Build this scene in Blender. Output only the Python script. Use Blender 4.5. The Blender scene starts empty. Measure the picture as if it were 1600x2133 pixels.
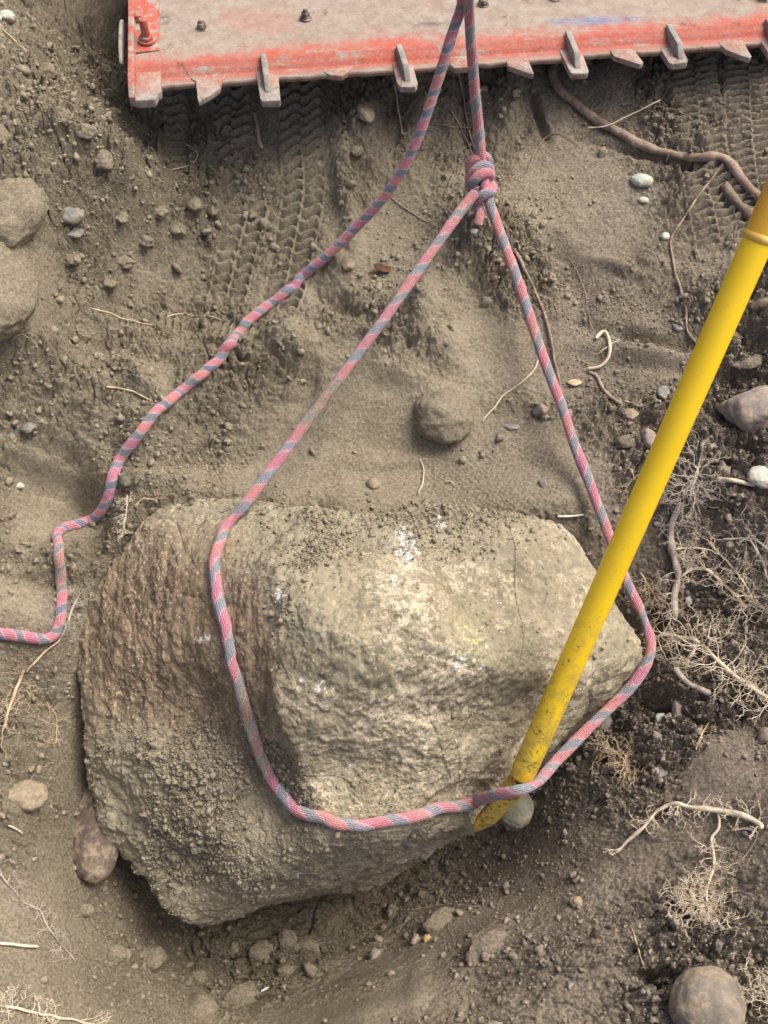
import bpy, bmesh, math, random
import numpy as np
from mathutils import Vector
from mathutils.bvhtree import BVHTree

# ------------------------------------------------------------------ camera
PW, PH = 1600.0, 2133.0
TILT = math.radians(32); TH = math.tan(math.radians(25)); CT, ST = math.cos(TILT), math.sin(TILT)
CAM = np.array([0.0, -1.2*ST, 1.2*CT])
sc = bpy.context.scene; COL = sc.collection
cd = bpy.data.cameras.new("camera"); cam = bpy.data.objects.new("camera", cd); COL.objects.link(cam)
cam.location = CAM; cam.rotation_euler = (TILT, 0, 0)
cd.sensor_fit = 'VERTICAL'; cd.angle = math.radians(50); cd.clip_start = 0.02; cd.clip_end = 200
sc.camera = cam
# ------------------------------------------------------------------ light
SUN_EL, SUN_AZ = math.radians(60), math.radians(66)     # azimuth measured from +Y towards +X
w = bpy.data.worlds.new("World"); sc.world = w; w.use_nodes = True
nt = w.node_tree; bg = nt.nodes['Background']
sky = nt.nodes.new('ShaderNodeTexSky'); sky.sky_type = 'NISHITA'; sky.sun_disc = False
sky.sun_elevation = SUN_EL; sky.sun_rotation = SUN_AZ
sky.air_density = 0.6; sky.dust_density = 6.0; sky.ozone_density = 0.3
nt.links.new(sky.outputs[0], bg.inputs[0]); bg.inputs[1].default_value = 0.115
sl = bpy.data.lights.new("sun", 'SUN'); sl.energy = 1.7; sl.angle = math.radians(34); sl.color = (1.0, 0.955, 0.88)
so = bpy.data.objects.new("sun", sl); COL.objects.link(so)
sd = Vector((math.sin(SUN_AZ)*math.cos(SUN_EL), math.cos(SUN_AZ)*math.cos(SUN_EL), math.sin(SUN_EL)))
so.rotation_euler = sd.to_track_quat('Z', 'Y').to_euler(); so.location = (2, 2, 3)
sc.view_settings.view_transform = 'Standard'; sc.view_settings.look = 'None'
sc.view_settings.exposure = 0.97; sc.view_settings.gamma = 1.0
sc.cycles.use_denoising = True

rng = np.random.default_rng(7); random.seed(7)

# ------------------------------------------------------------------ maths helpers
def rays(p):
    p = np.atleast_2d(np.asarray(p, float))
    xn = (p[:, 0]-PW/2)/(PH/2)*TH; yn = (PH/2-p[:, 1])/(PH/2)*TH
    return np.stack([xn, yn*CT+ST, yn*ST-CT], 1)
def atz(px, py, z):
    d = rays([(px, py)])[0]; t = (z-CAM[2])/d[2]; return CAM+d*t
def atd(px, py, t): return CAM+rays([(px, py)])[0]*t
def topix(P):
    P = np.atleast_2d(P); v = P-CAM
    yc = v[:, 1]*CT+v[:, 2]*ST; zc = -(-v[:, 1]*ST+v[:, 2]*CT)
    zc = np.maximum(zc, 1e-3)
    return np.stack([v[:, 0]/zc/TH*PH/2+PW/2, PH/2-yc/zc/TH*PH/2], 1), zc
def hashf(ix, iy, iz, seed):
    n = (ix.astype(np.int64)*374761393+iy.astype(np.int64)*668265263+iz*np.int64(2147483647//3)+seed*974711) & 0xffffffff
    n = ((n ^ (n >> 13))*1274126177) & 0xffffffff
    n = ((n ^ (n >> 16))*2246822519) & 0xffffffff
    return ((n ^ (n >> 15)) & 0xffffff)/float(0xffffff)
def sm(f): return f*f*f*(f*(f*6-15)+10)
def vn2(x, y, seed=0):
    ix = np.floor(x); iy = np.floor(y); fx = sm(x-ix); fy = sm(y-iy); ix = ix.astype(np.int64); iy = iy.astype(np.int64)
    z = np.int64(0)
    a = hashf(ix, iy, z, seed); b = hashf(ix+1, iy, z, seed); c = hashf(ix, iy+1, z, seed); d = hashf(ix+1, iy+1, z, seed)
    return (a+(b-a)*fx+(c-a)*fy+(a-b-c+d)*fx*fy)*2-1
def vn3(P, f, seed=0):
    q = P*f; i = np.floor(q); t = sm(q-i); i = i.astype(np.int64); r = 0
    for dx in (0, 1):
        for dy in (0, 1):
            for dz in (0, 1):
                wgt = (t[:, 0] if dx else 1-t[:, 0])*(t[:, 1] if dy else 1-t[:, 1])*(t[:, 2] if dz else 1-t[:, 2])
                r = r+wgt*hashf(i[:, 0]+dx, i[:, 1]+dy, i[:, 2]+dz, seed)
    return r*2-1
def fbm2(x, y, f, o=4, seed=0, g=0.5):
    r = 0; a = 1; c, s = math.cos(.6), math.sin(.6)
    for k in range(o):
        r = r+a*vn2(x*f, y*f, seed+k*17); x, y = c*x-s*y+3.1, s*x+c*y-1.7; f *= 2.03; a *= g
    return r
def fbm3(P, f, o=4, seed=0, g=0.5):
    r = 0; a = 1
    for k in range(o):
        r = r+a*vn3(P+k*3.17, f, seed+k*13); f *= 2.07; a *= g
    return r
def cell2(x, y, f, seed=0):
    x = x*f; y = y*f; ix = np.floor(x).astype(np.int64); iy = np.floor(y).astype(np.int64)
    F1 = np.full(x.shape, 9.0); F2 = F1.copy(); ID = np.zeros(x.shape); z = np.int64(0)
    for a in (-1, 0, 1):
        for b in (-1, 0, 1):
            cx = ix+a+.1+.8*hashf(ix+a, iy+b, z, seed); cy = iy+b+.1+.8*hashf(ix+a, iy+b, z, seed+5)
            d = np.hypot(x-cx, y-cy); idd = hashf(ix+a, iy+b, z, seed+9)
            m = d < F1; F2 = np.where(m, F1, np.minimum(F2, d)); ID = np.where(m, idd, ID); F1 = np.where(m, d, F1)
    return F1, F2, ID
def sstep(a, b, x):
    t = np.clip((x-a)/(b-a), 0, 1); return t*t*(3-2*t)

# ------------------------------------------------------------------ mesh helpers
def tag(o, label=None, cat=None, group=None, kind=None):
    if label: o['label'] = label
    if cat: o['category'] = cat
    if group: o['group'] = group
    if kind: o['kind'] = kind
    return o
def link(name, me, mat=None, parent=None, smooth=True):
    if smooth: me.polygons.foreach_set('use_smooth', np.ones(len(me.polygons), bool))
    if mat:
        me.materials.append(mat)
    o = bpy.data.objects.new(name, me); COL.objects.link(o)
    if parent is not None: o.parent = parent; o.matrix_parent_inverse = parent.matrix_world.inverted() if False else o.matrix_parent_inverse
    return o
def np_mesh(name, V, F, attrs=None):
    V = np.asarray(V, np.float32); F = np.asarray(F, np.int32); k = F.shape[1]
    me = bpy.data.meshes.new(name); me.vertices.add(len(V)); me.vertices.foreach_set('co', V.ravel())
    me.loops.add(F.size); me.loops.foreach_set('vertex_index', F.ravel())
    me.polygons.add(len(F)); me.polygons.foreach_set('loop_start', np.arange(0, F.size, k, dtype=np.int32))
    me.update(calc_edges=True)
    for n, a in (attrs or {}).items():
        at = me.attributes.new(n, 'FLOAT', 'POINT'); at.data.foreach_set('value', np.asarray(a, np.float32))
    return me
class MB:
    """collects vertices and faces of one part"""
    def __init__(s): s.v = []; s.f = []
    def prism(s, pts, up, th):
        """pts: list of 3D points (outline), extruded by -up*th"""
        n = len(pts); b = len(s.v); up = np.asarray(up)
        s.v += [tuple(p) for p in pts]+[tuple(np.asarray(p)-up*th) for p in pts]
        s.f.append(tuple(range(b, b+n))); s.f.append(tuple(range(b+2*n-1, b+n-1, -1)))
        for i in range(n):
            j = (i+1) % n; s.f.append((b+i, b+n+i, b+n+j, b+j))
    def cyl(s, c, ax, r0, r1, h, n=24, cap=True):
        ax = Vector(ax).normalized(); u = ax.orthogonal().normalized(); v = ax.cross(u); c = Vector(c); b = len(s.v)
        for k, (r, t) in enumerate(((r0, 0), (r1, h))):
            for i in range(n):
                a = 2*math.pi*i/n; s.v.append(tuple(c+ax*t+(u*math.cos(a)+v*math.sin(a))*r))
        for i in range(n):
            j = (i+1) % n; s.f.append((b+i, b+j, b+n+j, b+n+i))
        if cap: s.f.append(tuple(range(b+n-1, b-1, -1))); s.f.append(tuple(range(b+n, b+2*n)))
    def build(s, name, mat, parent=None, bevel=0.0, seg=2, sub=0, smooth=True):
        bm = bmesh.new(); vs = [bm.verts.new(p) for p in s.v]
        for f in s.f:
            try: bm.faces.new([vs[i] for i in f])
            except ValueError: pass
        bmesh.ops.recalc_face_normals(bm, faces=bm.faces)
        if bevel: bmesh.ops.bevel(bm, geom=bm.edges[:], offset=bevel, segments=seg, affect='EDGES', profile=.5, clamp_overlap=True)
        me = bpy.data.meshes.new(name); bm.to_mesh(me); bm.free()
        o = link(name, me, mat, None, False)
        if smooth:
            me.polygons.foreach_set('use_smooth', np.ones(len(me.polygons), bool))
            me.set_sharp_from_angle(angle=math.radians(35))
        if parent is not None: o.parent = parent
        return o

def catmull(P, step):
    P = np.asarray(P, float); Q = np.vstack([2*P[0]-P[1], P, 2*P[-1]-P[-2]]); out = []
    for i in range(1, len(Q)-2):
        a, b, c, d = Q[i-1], Q[i], Q[i+1], Q[i+2]; n = max(2, int(np.linalg.norm((c-b)[:3])/step))
        t = np.linspace(0, 1, n, endpoint=False)[:, None]
        out.append(.5*((2*b)+(-a+c)*t+(2*a-5*b+4*c-d)*t**2+(-a+3*b-3*c+d)*t**3))
    out.append(P[-1:]); return np.vstack(out)
def resample(P, step):
    d = np.r_[0, np.cumsum(np.linalg.norm(np.diff(P[:, :3], axis=0), axis=1))]
    n = max(3, int(d[-1]/step)); s = np.linspace(0, d[-1], n)
    return np.stack([np.interp(s, d, P[:, k]) for k in range(P.shape[1])], 1), s
def smooth_path(P, it):
    P = P.copy()
    for _ in range(it): P[1:-1] = .25*P[:-2]+.5*P[1:-1]+.25*P[2:]
    return P
def frames(P):
    T = np.gradient(P, axis=0); T /= np.linalg.norm(T, axis=1)[:, None]+1e-12
    u = np.cross(T[0], [0, 0, 1.0]); u = u if np.linalg.norm(u) > .1 else np.cross(T[0], [1, 0, 0]); u /= np.linalg.norm(u)
    U = np.zeros_like(P)
    for i in range(len(P)):
        u = u-T[i]*np.dot(u, T[i]); u = u/np.linalg.norm(u); U[i] = u
    return T, U, np.cross(T, U)
def tube(P, R, K=8, seam=False, cap=True):
    """returns V,F,s,a for a tube through P with radii R"""
    P = np.asarray(P, float); n = len(P); R = np.broadcast_to(np.asarray(R, float), (n,))
    T, U, W_ = frames(P); KK = K+1 if seam else K
    a = np.arange(KK)/K; ca = np.cos(a*2*math.pi); sa = np.sin(a*2*math.pi)
    V = P[:, None, :]+R[:, None, None]*(U[:, None, :]*ca[None, :, None]+W_[:, None, :]*sa[None, :, None])
    i = np.arange(n-1)[:, None]; j = np.arange(K)[None, :]; j2 = (j+1) % KK if not seam else j+1
    F = np.stack([i*KK+j, i*KK+j2, (i+1)*KK+j2, (i+1)*KK+j], -1).reshape(-1, 4)
    return V.reshape(-1, 3), F, np.repeat(np.r_[0, np.cumsum(np.linalg.norm(np.diff(P, axis=0), axis=1))], KK), np.tile(a, n)
def merge(parts):
    V = []; F = []; b = 0
    for v, f in parts: V.append(v); F.append(f+b); b += len(v)
    return np.vstack(V), np.vstack(F)

# ------------------------------------------------------------------ node helpers
class NT:
    def __init__(s, name):
        s.m = bpy.data.materials.new(name); s.m.use_nodes = True; s.t = s.m.node_tree; s.b = s.t.nodes['Principled BSDF']
        s.tc = s.t.nodes.new('ShaderNodeTexCoord'); s.obj = s.tc.outputs['Object']
    def set(s, n, i, v):
        if v is None: return
        if hasattr(v, 'is_output'): s.t.links.new(v, n.inputs[i])
        else: n.inputs[i].default_value = v
    def math(s, op, a, b=None, c=None, clamp=False):
        n = s.t.nodes.new('ShaderNodeMath'); n.operation = op; n.use_clamp = clamp
        s.set(n, 0, a); s.set(n, 1, b); s.set(n, 2, c); return n.outputs[0]
    def noise(s, scale, detail=4, rough=.55, vec=None, dist=0.0):
        n = s.t.nodes.new('ShaderNodeTexNoise'); s.set(n, 'Vector', vec or s.obj); s.set(n, 'Scale', scale)
        s.set(n, 'Detail', detail); s.set(n, 'Roughness', rough); s.set(n, 'Distortion', dist); return n.outputs['Fac']
    def voro(s, scale, vec=None, feat='F1', out='Distance'):
        n = s.t.nodes.new('ShaderNodeTexVoronoi'); n.feature = feat; s.set(n, 'Vector', vec or s.obj); s.set(n, 'Scale', scale); return n.outputs[out]
    def ramp(s, x, lo, hi, a=0.0, b=1.0):
        n = s.t.nodes.new('ShaderNodeMapRange'); n.interpolation_type = 'SMOOTHSTEP'
        s.set(n, 0, x); s.set(n, 1, lo); s.set(n, 2, hi); s.set(n, 3, a); s.set(n, 4, b); return n.outputs[0]
    def mix(s, f, a, b, mode='MIX'):
        n = s.t.nodes.new('ShaderNodeMix'); n.data_type = 'RGBA'; n.blend_type = mode; s.set(n, 0, f)
        def c(v): return v if hasattr(v, 'is_output') else (*v, 1.0)
        s.set(n, 6, c(a)); s.set(n, 7, c(b)); return n.outputs[2]
    def attr(s, name):
        n = s.t.nodes.new('ShaderNodeAttribute'); n.attribute_name = name; return n.outputs['Fac']
    def stretch(s, sx, sy, sz, rot=(0, 0, 0)):
        n = s.t.nodes.new('ShaderNodeMapping'); s.set(n, 'Vector', s.obj); n.inputs['Scale'].default_value = (sx, sy, sz)
        n.inputs['Rotation'].default_value = rot; return n.outputs[0]
    def bump(s, h, strength, dist, prev=None):
        n = s.t.nodes.new('ShaderNodeBump'); s.set(n, 'Height', h); s.set(n, 'Strength', strength); s.set(n, 'Distance', dist)
        if prev is not None: s.set(n, 'Normal', prev)
        return n.outputs[0]
    def end(s, col, rough=.9, normal=None, metal=None, spec=.3, sheen=None):
        s.set(s.b, 'Base Color', col if hasattr(col, 'is_output') else (*col, 1)); s.set(s.b, 'Roughness', rough)
        s.set(s.b, 'Specular IOR Level', spec)
        if normal is not None: s.set(s.b, 'Normal', normal)
        if metal is not None: s.set(s.b, 'Metallic', metal)
        if sheen: s.set(s.b, 'Sheen Weight', sheen)
        return s.m

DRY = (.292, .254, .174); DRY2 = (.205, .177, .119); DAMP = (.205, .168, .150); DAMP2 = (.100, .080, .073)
WET_SHADE = (.150, .130, .085); WET_SHADE2 = (.075, .065, .042)     # moist subsoil on the left; in the pit also painted shade
def soil_nodes(n, damp_shade):
    big = n.noise(5.5, 4, .6); med = n.noise(38, 5, .65); fine = n.noise(320, 4, .7)
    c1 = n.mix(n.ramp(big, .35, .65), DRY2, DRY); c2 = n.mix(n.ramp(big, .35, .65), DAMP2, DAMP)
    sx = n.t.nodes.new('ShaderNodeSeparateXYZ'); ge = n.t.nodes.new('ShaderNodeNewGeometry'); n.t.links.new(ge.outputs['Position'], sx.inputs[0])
    c2 = n.mix(n.ramp(n.math('ADD', sx.outputs[0], n.math('MULTIPLY', n.math('SUBTRACT', big, .5), .5)), -.05, .12, 0, 1), n.mix(n.ramp(big, .35, .65), WET_SHADE2, WET_SHADE), c2)
    dm = n.math('ADD', damp_shade, n.math('MULTIPLY', n.math('SUBTRACT', med, .5), .7), clamp=True)
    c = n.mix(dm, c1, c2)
    c = n.mix(n.ramp(med, .3, .7, .0, .5), c, (.16, .125, .085), 'MIX')
    c = n.mix(n.ramp(fine, .40, .62, 0, .40), c, (.47, .415, .31)); c = n.mix(n.ramp(fine, .44, .34, 0, .40), c, (.12, .10, .072))
    g = n.voro(260); gm = n.math('MULTIPLY', n.ramp(g, .06, .16, 1, 0), n.ramp(n.noise(90, 2), .56, .64))
    c = n.mix(n.math('MULTIPLY', gm, .55), c, (.55, .52, .45))
    return c
def mat_soil(name, crumb=False):
    n = NT(name)
    if crumb:
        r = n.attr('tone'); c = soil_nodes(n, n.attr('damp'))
        c = n.mix(n.math('MULTIPLY', r, .22), c, (.38, .33, .25)); c = n.mix(n.ramp(r, .0, .3, .3, 0), c, (.12, .10, .075))
        nb = n.bump(n.noise(500, 3, .7), .6, .002)
    else:
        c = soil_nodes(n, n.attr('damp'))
        ro = n.attr('rough')
        h = n.math('MULTIPLY', n.noise(420, 5, .75), ro)
        nb = n.bump(n.noise(110, 6, .75), .85, .005); nb = n.bump(h, .9, .004, nb)
        nb = n.bump(n.noise(1400, 3, .7), .45, .0008, nb)
    return n.end(c, .95, nb, spec=.15)
M = {}
M['soil'] = mat_soil('soil'); M['crumb'] = mat_soil('soil_crumb', True)

def mat_boulder():
    n = NT('boulder_rock')
    big = n.noise(7, 5, .6); med = n.noise(30, 6, .7, dist=.6); fine = n.noise(210, 5, .75); grain = n.noise(700, 3, .7)
    st = n.noise(34, 5, .7, n.stretch(3.0, .55, 1.0, (0, 0, .2)), .5)
    base = n.mix(n.ramp(med, .3, .7), (.195, .17, .110), (.375, .332, .222))
    base = n.mix(n.math('MULTIPLY', n.ramp(n.math('MULTIPLY', n.ramp(n.noise(13, 4, .6), .46, .6), n.ramp(n.noise(120, 5, .75), .44, .56)), .2, .8), .8), base, (.58, .50, .36))
    # orange-brown foliated left flank
    lf = n.attr('flank')
    fl = n.mix(n.ramp(st, .38, .62), (.135, .10, .064), (.29, .205, .125))
    fl = n.mix(n.ramp(st, .62, .72, 0, .7), fl, (.42, .33, .21))
    base = n.mix(n.math('MULTIPLY', lf, .85), base, fl)
    # dark feldspar specks
    base = n.mix(n.ramp(fine, .55, .66, 0, .65), base, (.085, .07, .05))
    base = n.mix(n.ramp(fine, .43, .36, 0, .7), base, (.58, .49, .34)); base = n.mix(n.math('MULTIPLY', n.ramp(n.noise(260, 4, .8), .57, .63), n.ramp(n.noise(17, 3), .42, .56)), base, (.64, .47, .34)); base = n.mix(n.math('MULTIPLY', n.ramp(n.noise(140, 5, .8, dist=.5), .56, .64, 0, .6), n.ramp(n.noise(12, 3), .4, .6)), base, (.11, .09, .06))
    # underside, darker grey-brown
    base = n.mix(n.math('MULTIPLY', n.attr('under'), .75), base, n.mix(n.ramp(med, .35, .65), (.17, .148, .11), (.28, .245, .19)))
    # soil dust
    d = n.attr('dirt'); dn = n.noise(24, 6, .75)
    dm = n.ramp(n.math('ADD', d, n.math('MULTIPLY', n.math('SUBTRACT', dn, .5), 1.3)), .35, .62)
    dust = n.mix(n.ramp(n.noise(180, 4, .7), .35, .65), (.235, .21, .14), (.345, .31, .213))
    dust = n.mix(n.ramp(big, .4, .6, 0, .4), dust, (.27, .23, .155))
    c = n.mix(n.math('MULTIPLY', dm, .82), base, dust)
    # white crust scrapes and flecks
    wf = n.noise(190, 4, .75, dist=.5)
    wm = n.math('MULTIPLY', n.ramp(n.noise(19, 4, .7), .54, .60), n.ramp(wf, .625, .645))
    wm = n.math('MAXIMUM', wm, n.math('MULTIPLY', n.ramp(n.attr('white'), .12, .5), n.ramp(n.math('ADD', wf, n.math('MULTIPLY', n.attr('white'), .10)), .585, .61)))
    c = n.mix(n.math('MULTIPLY', wm, .85), c, (.74, .74, .74))
    ym = n.math('MULTIPLY', n.attr('lichen'), n.ramp(n.noise(140, 4, .8), .5, .58))
    c = n.mix(n.math('MULTIPLY', ym, .7), c, (.62, .60, .25))
    nb = n.bump(n.math('ADD', med, n.math('MULTIPLY', st, n.math('MULTIPLY', lf, .8))), .5, .006)
    nb = n.bump(fine, .6, .0022, nb); nb = n.bump(grain, .7, .0010, nb)
    return n.end(c, .88, nb, spec=.25)
M['boulder'] = mat_boulder()

def mat_stone(name, c1, c2, sp=(.5, .48, .42), dust=.35, sc_=1.0):
    n = NT(name); a = n.noise(40*sc_, 5, .65); b = n.noise(300*sc_, 4, .75)
    c = n.mix(n.ramp(a, .35, .65), c1, c2); c = n.mix(n.ramp(b, .6, .7, 0, .6), c, sp); c = n.mix(n.ramp(b, .4, .3, 0, .5), c, tuple(x*.45 for x in c1))
    d = n.noise(55, 5, .7); c = n.mix(n.ramp(d, .62-dust*.45, .72-dust*.3, 0, .85), c, n.mix(n.ramp(n.noise(200, 3), .4, .6), (.23, .18, .12), (.32, .26, .175)))
    nb = n.bump(a, .5, .004); nb = n.bump(b, .5, .0012, nb)
    return n.end(c, .85, nb, spec=.3)
M['grey'] = mat_stone('grey_stone', (.16, .16, .145), (.27, .265, .235), dust=.3)
M['pale'] = mat_stone('pale_stone', (.40, .42, .36), (.56, .57, .49), (.7, .7, .66), dust=.4)
M['green'] = mat_stone('green_stone', (.36, .42, .36), (.50, .55, .47), (.6, .62, .58), dust=.35)
M['tan'] = mat_stone('tan_stone', (.24, .19, .12), (.36, .29, .19), dust=.5)
M['red'] = mat_stone('red_stone', (.085, .062, .05), (.12, .09, .073), (.2, .16, .13), dust=.4)
for k_, d_ in (('clod', .12), ('cloddamp', .75), ('bank', 0.0)):
    n = NT(k_); M[k_] = n.end(soil_nodes(n, d_), .95, n.bump(n.noise(420, 5, .75), .8, .0035, n.bump(n.noise(90, 5, .7), .6, .005)), spec=.15)
M['olive'] = mat_stone('olive_stone', (.105, .105, .075), (.16, .155, .11), (.22, .21, .16), dust=.15)
M['dusty'] = mat_stone('dusty_stone', (.24, .20, .135), (.33, .28, .19), (.46, .42, .3), dust=.6)
M['mauve'] = mat_stone('mauve_stone', (.20, .165, .15), (.31, .265, .24), (.45, .42, .4), dust=.45)
M['white'] = mat_stone('white_stone', (.5, .47, .41), (.64, .61, .54), (.8, .78, .72), dust=.4)
M['cob'] = mat_stone('cobble_stone', (.15, .13, .105), (.24, .21, .17), (.36, .33, .28), dust=.45)
M['orange'] = mat_stone('orange_stone', (.42, .27, .10), (.6, .42, .2), dust=.1)

def mat_root(name, c1, c2):
    n = NT(name); a = n.noise(70, 5, .7); b = n.noise(420, 3, .7)
    c = n.mix(n.ramp(a, .35, .65), c1, c2); c = n.mix(n.ramp(b, .55, .7, 0, .45), c, tuple(x*.45 for x in c1))
    return n.end(c, .85, n.bump(n.math('ADD', a, b), .6, .0015), spec=.2)
M['root'] = mat_root('root_bark', (.21, .15, .11), (.36, .285, .22))
M['rootpale'] = mat_root('root_pale', (.50, .41, .29), (.70, .61, .47))
M['rootgrey'] = mat_root('root_grey', (.34, .29, .24), (.50, .44, .37))
M['roottan'] = mat_root('root_tan', (.42, .31, .20), (.58, .46, .32))
M['rootdark'] = mat_root('root_dark', (.13, .10, .075), (.23, .18, .13))

def mat_rope(name, P, blue, frac, dirtb):
    n = NT(name); s = n.attr('s'); a = n.attr('a'); d = n.attr('dirt')
    wob = n.math('MULTIPLY', n.math('SUBTRACT', n.noise(62, 3), .5), .6)
    # diagonal tracer
    hx = n.math('FRACT', n.math('ADD', n.math('SUBTRACT', n.math('DIVIDE', s, P), a), wob))
    tri = n.math('ABSOLUTE', n.math('SUBTRACT', hx, .5))                                # 0 in the middle of the tracer
    bm_ = n.ramp(tri, frac*.5-.03, frac*.5+.05, 1, 0)
    # knitted sheath: rows along the rope, stitches across it
    row = n.math('MULTIPLY', a, 18.0); rf = n.math('FRACT', row); rt = n.math('ABSOLUTE', n.math('SUBTRACT', rf, .5))
    par = n.math('MULTIPLY', n.math('MODULO', n.math('FLOOR', row), 2.0), .5)
    st = n.math('FRACT', n.math('ADD', n.math('ADD', n.math('DIVIDE', s, .0032), par), n.math('MULTIPLY', rt, .8)))
    stt = n.math('ABSOLUTE', n.math('SUBTRACT', st, .5))
    pn = n.noise(26, 3, .6)
    pink = n.mix(n.ramp(pn, .4, .6), (.60, .075, .16), (.66, .15, .13)); pink = n.mix(n.ramp(n.noise(9, 2), .5, .62, 0, .6), pink, (.50, .09, .27))
    hi = n.math('MULTIPLY', n.ramp(rt, .26, .46, 0, 1), .62)
    c = n.mix(hi, pink, (.66, .50, .56)); c = n.mix(n.ramp(stt, .36, .48, 0, .35), c, (.62, .42, .48))
    bl = n.mix(hi, blue, tuple(min(1, x*2.2+.05) for x in blue))
    edge = n.math('MULTIPLY', n.ramp(n.math('ABSOLUTE', n.math('SUBTRACT', tri, frac*.5+.06)), .0, .07, 1, 0), .55)
    c = n.mix(edge, c, (.60, .57, .60)); c = n.mix(n.math('MULTIPLY', bm_, n.ramp(n.noise(230, 3, .7), .3, .6, .97, .80)), c, bl); c = n.mix(n.math('MULTIPLY', n.ramp(n.noise(600, 2, .8), .55, .63), .45), c, (.62, .58, .58))
    dn = n.noise(160, 5, .75); dm = n.ramp(n.math('ADD', n.math('MULTIPLY', d, 1.0), n.math('SUBTRACT', dn, .5)), .38, .75, 0, .85)
    c = n.mix(n.math('MAXIMUM', dm, dirtb), c, n.mix(n.ramp(n.noise(400, 3), .4, .6), (.20, .155, .10), (.34, .28, .19)))
    h = n.math('ADD', n.ramp(rt, 0, .5, 1, 0), n.ramp(stt, .25, .5, .8, 0))
    nb = n.bump(h, .8, .0011); nb = n.bump(n.noise(900, 3, .8), .6, .0008, nb)
    return n.end(c, .92, nb, spec=.15, sheen=.3)
M['rope_loose'] = mat_rope('rope_loose', .0225, (.07, .165, .215), .33, .12)
M['rope_tight'] = mat_rope('rope_tight', .041, (.13, .225, .27), .31, .2)
n = NT('rope_fuzz'); M['fuzz'] = n.end(n.mix(n.ramp(n.noise(60, 2), .45, .55), (.42, .34, .27), (.55, .38, .38)), .95)

def mat_yellow(name, base, worn):
    n = NT(name); t = n.attr('wear')
    a = n.noise(60, 5, .7, n.stretch(1, 1, .35)); sc1 = n.voro(85, n.stretch(1.0, 1.0, .8)); sc2 = n.noise(260, 4, .8)
    c = n.mix(n.ramp(n.noise(14, 3), .3, .7, 0, .35), base, tuple(x*.82 for x in base))
    e = n.noise(75, 5, .8, n.stretch(1, 1, 2.2, (.5, .3, .4)), 1.2); e2_ = n.noise(240, 3, .7, n.stretch(1, 1, 1.6), .8)
    chip = n.math('MAXIMUM', n.ramp(n.math('ADD', e, n.math('MULTIPLY', t, .085)), .665, .69), n.ramp(n.math('ADD', e2_, n.math('MULTIPLY', t, .07)), .70, .72))
    chip = n.math('MAXIMUM', chip, n.math('MULTIPLY', n.ramp(sc2, .60, .68), n.ramp(t, .55, 1.0)))
    c = n.mix(n.ramp(n.math('ADD', a, n.math('MULTIPLY', t, .3)), .62, .95, 0, .65), c, (.30, .225, .09))
    c = n.mix(n.math('MULTIPLY', chip, .85), c, worn)
    nb = n.bump(chip, -.5, .0006); nb = n.bump(n.noise(300, 3), .08, .0006, nb)
    return n.end(c, n.ramp(a, .3, .8, .28, .55), nb, spec=.5)
M['yellow'] = mat_yellow('yellow_paint', (.90, .60, .012), (.09, .075, .04))
M['sleeve'] = mat_yellow('yellow_sleeve', (.68, .36, .025), (.06, .05, .03))
n = NT('collar_plastic'); M['collar'] = n.end(n.mix(n.ramp(n.noise(30, 3), .4, .6), (.85, .62, .18), (.62, .38, .06)), .4, spec=.5)

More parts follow.
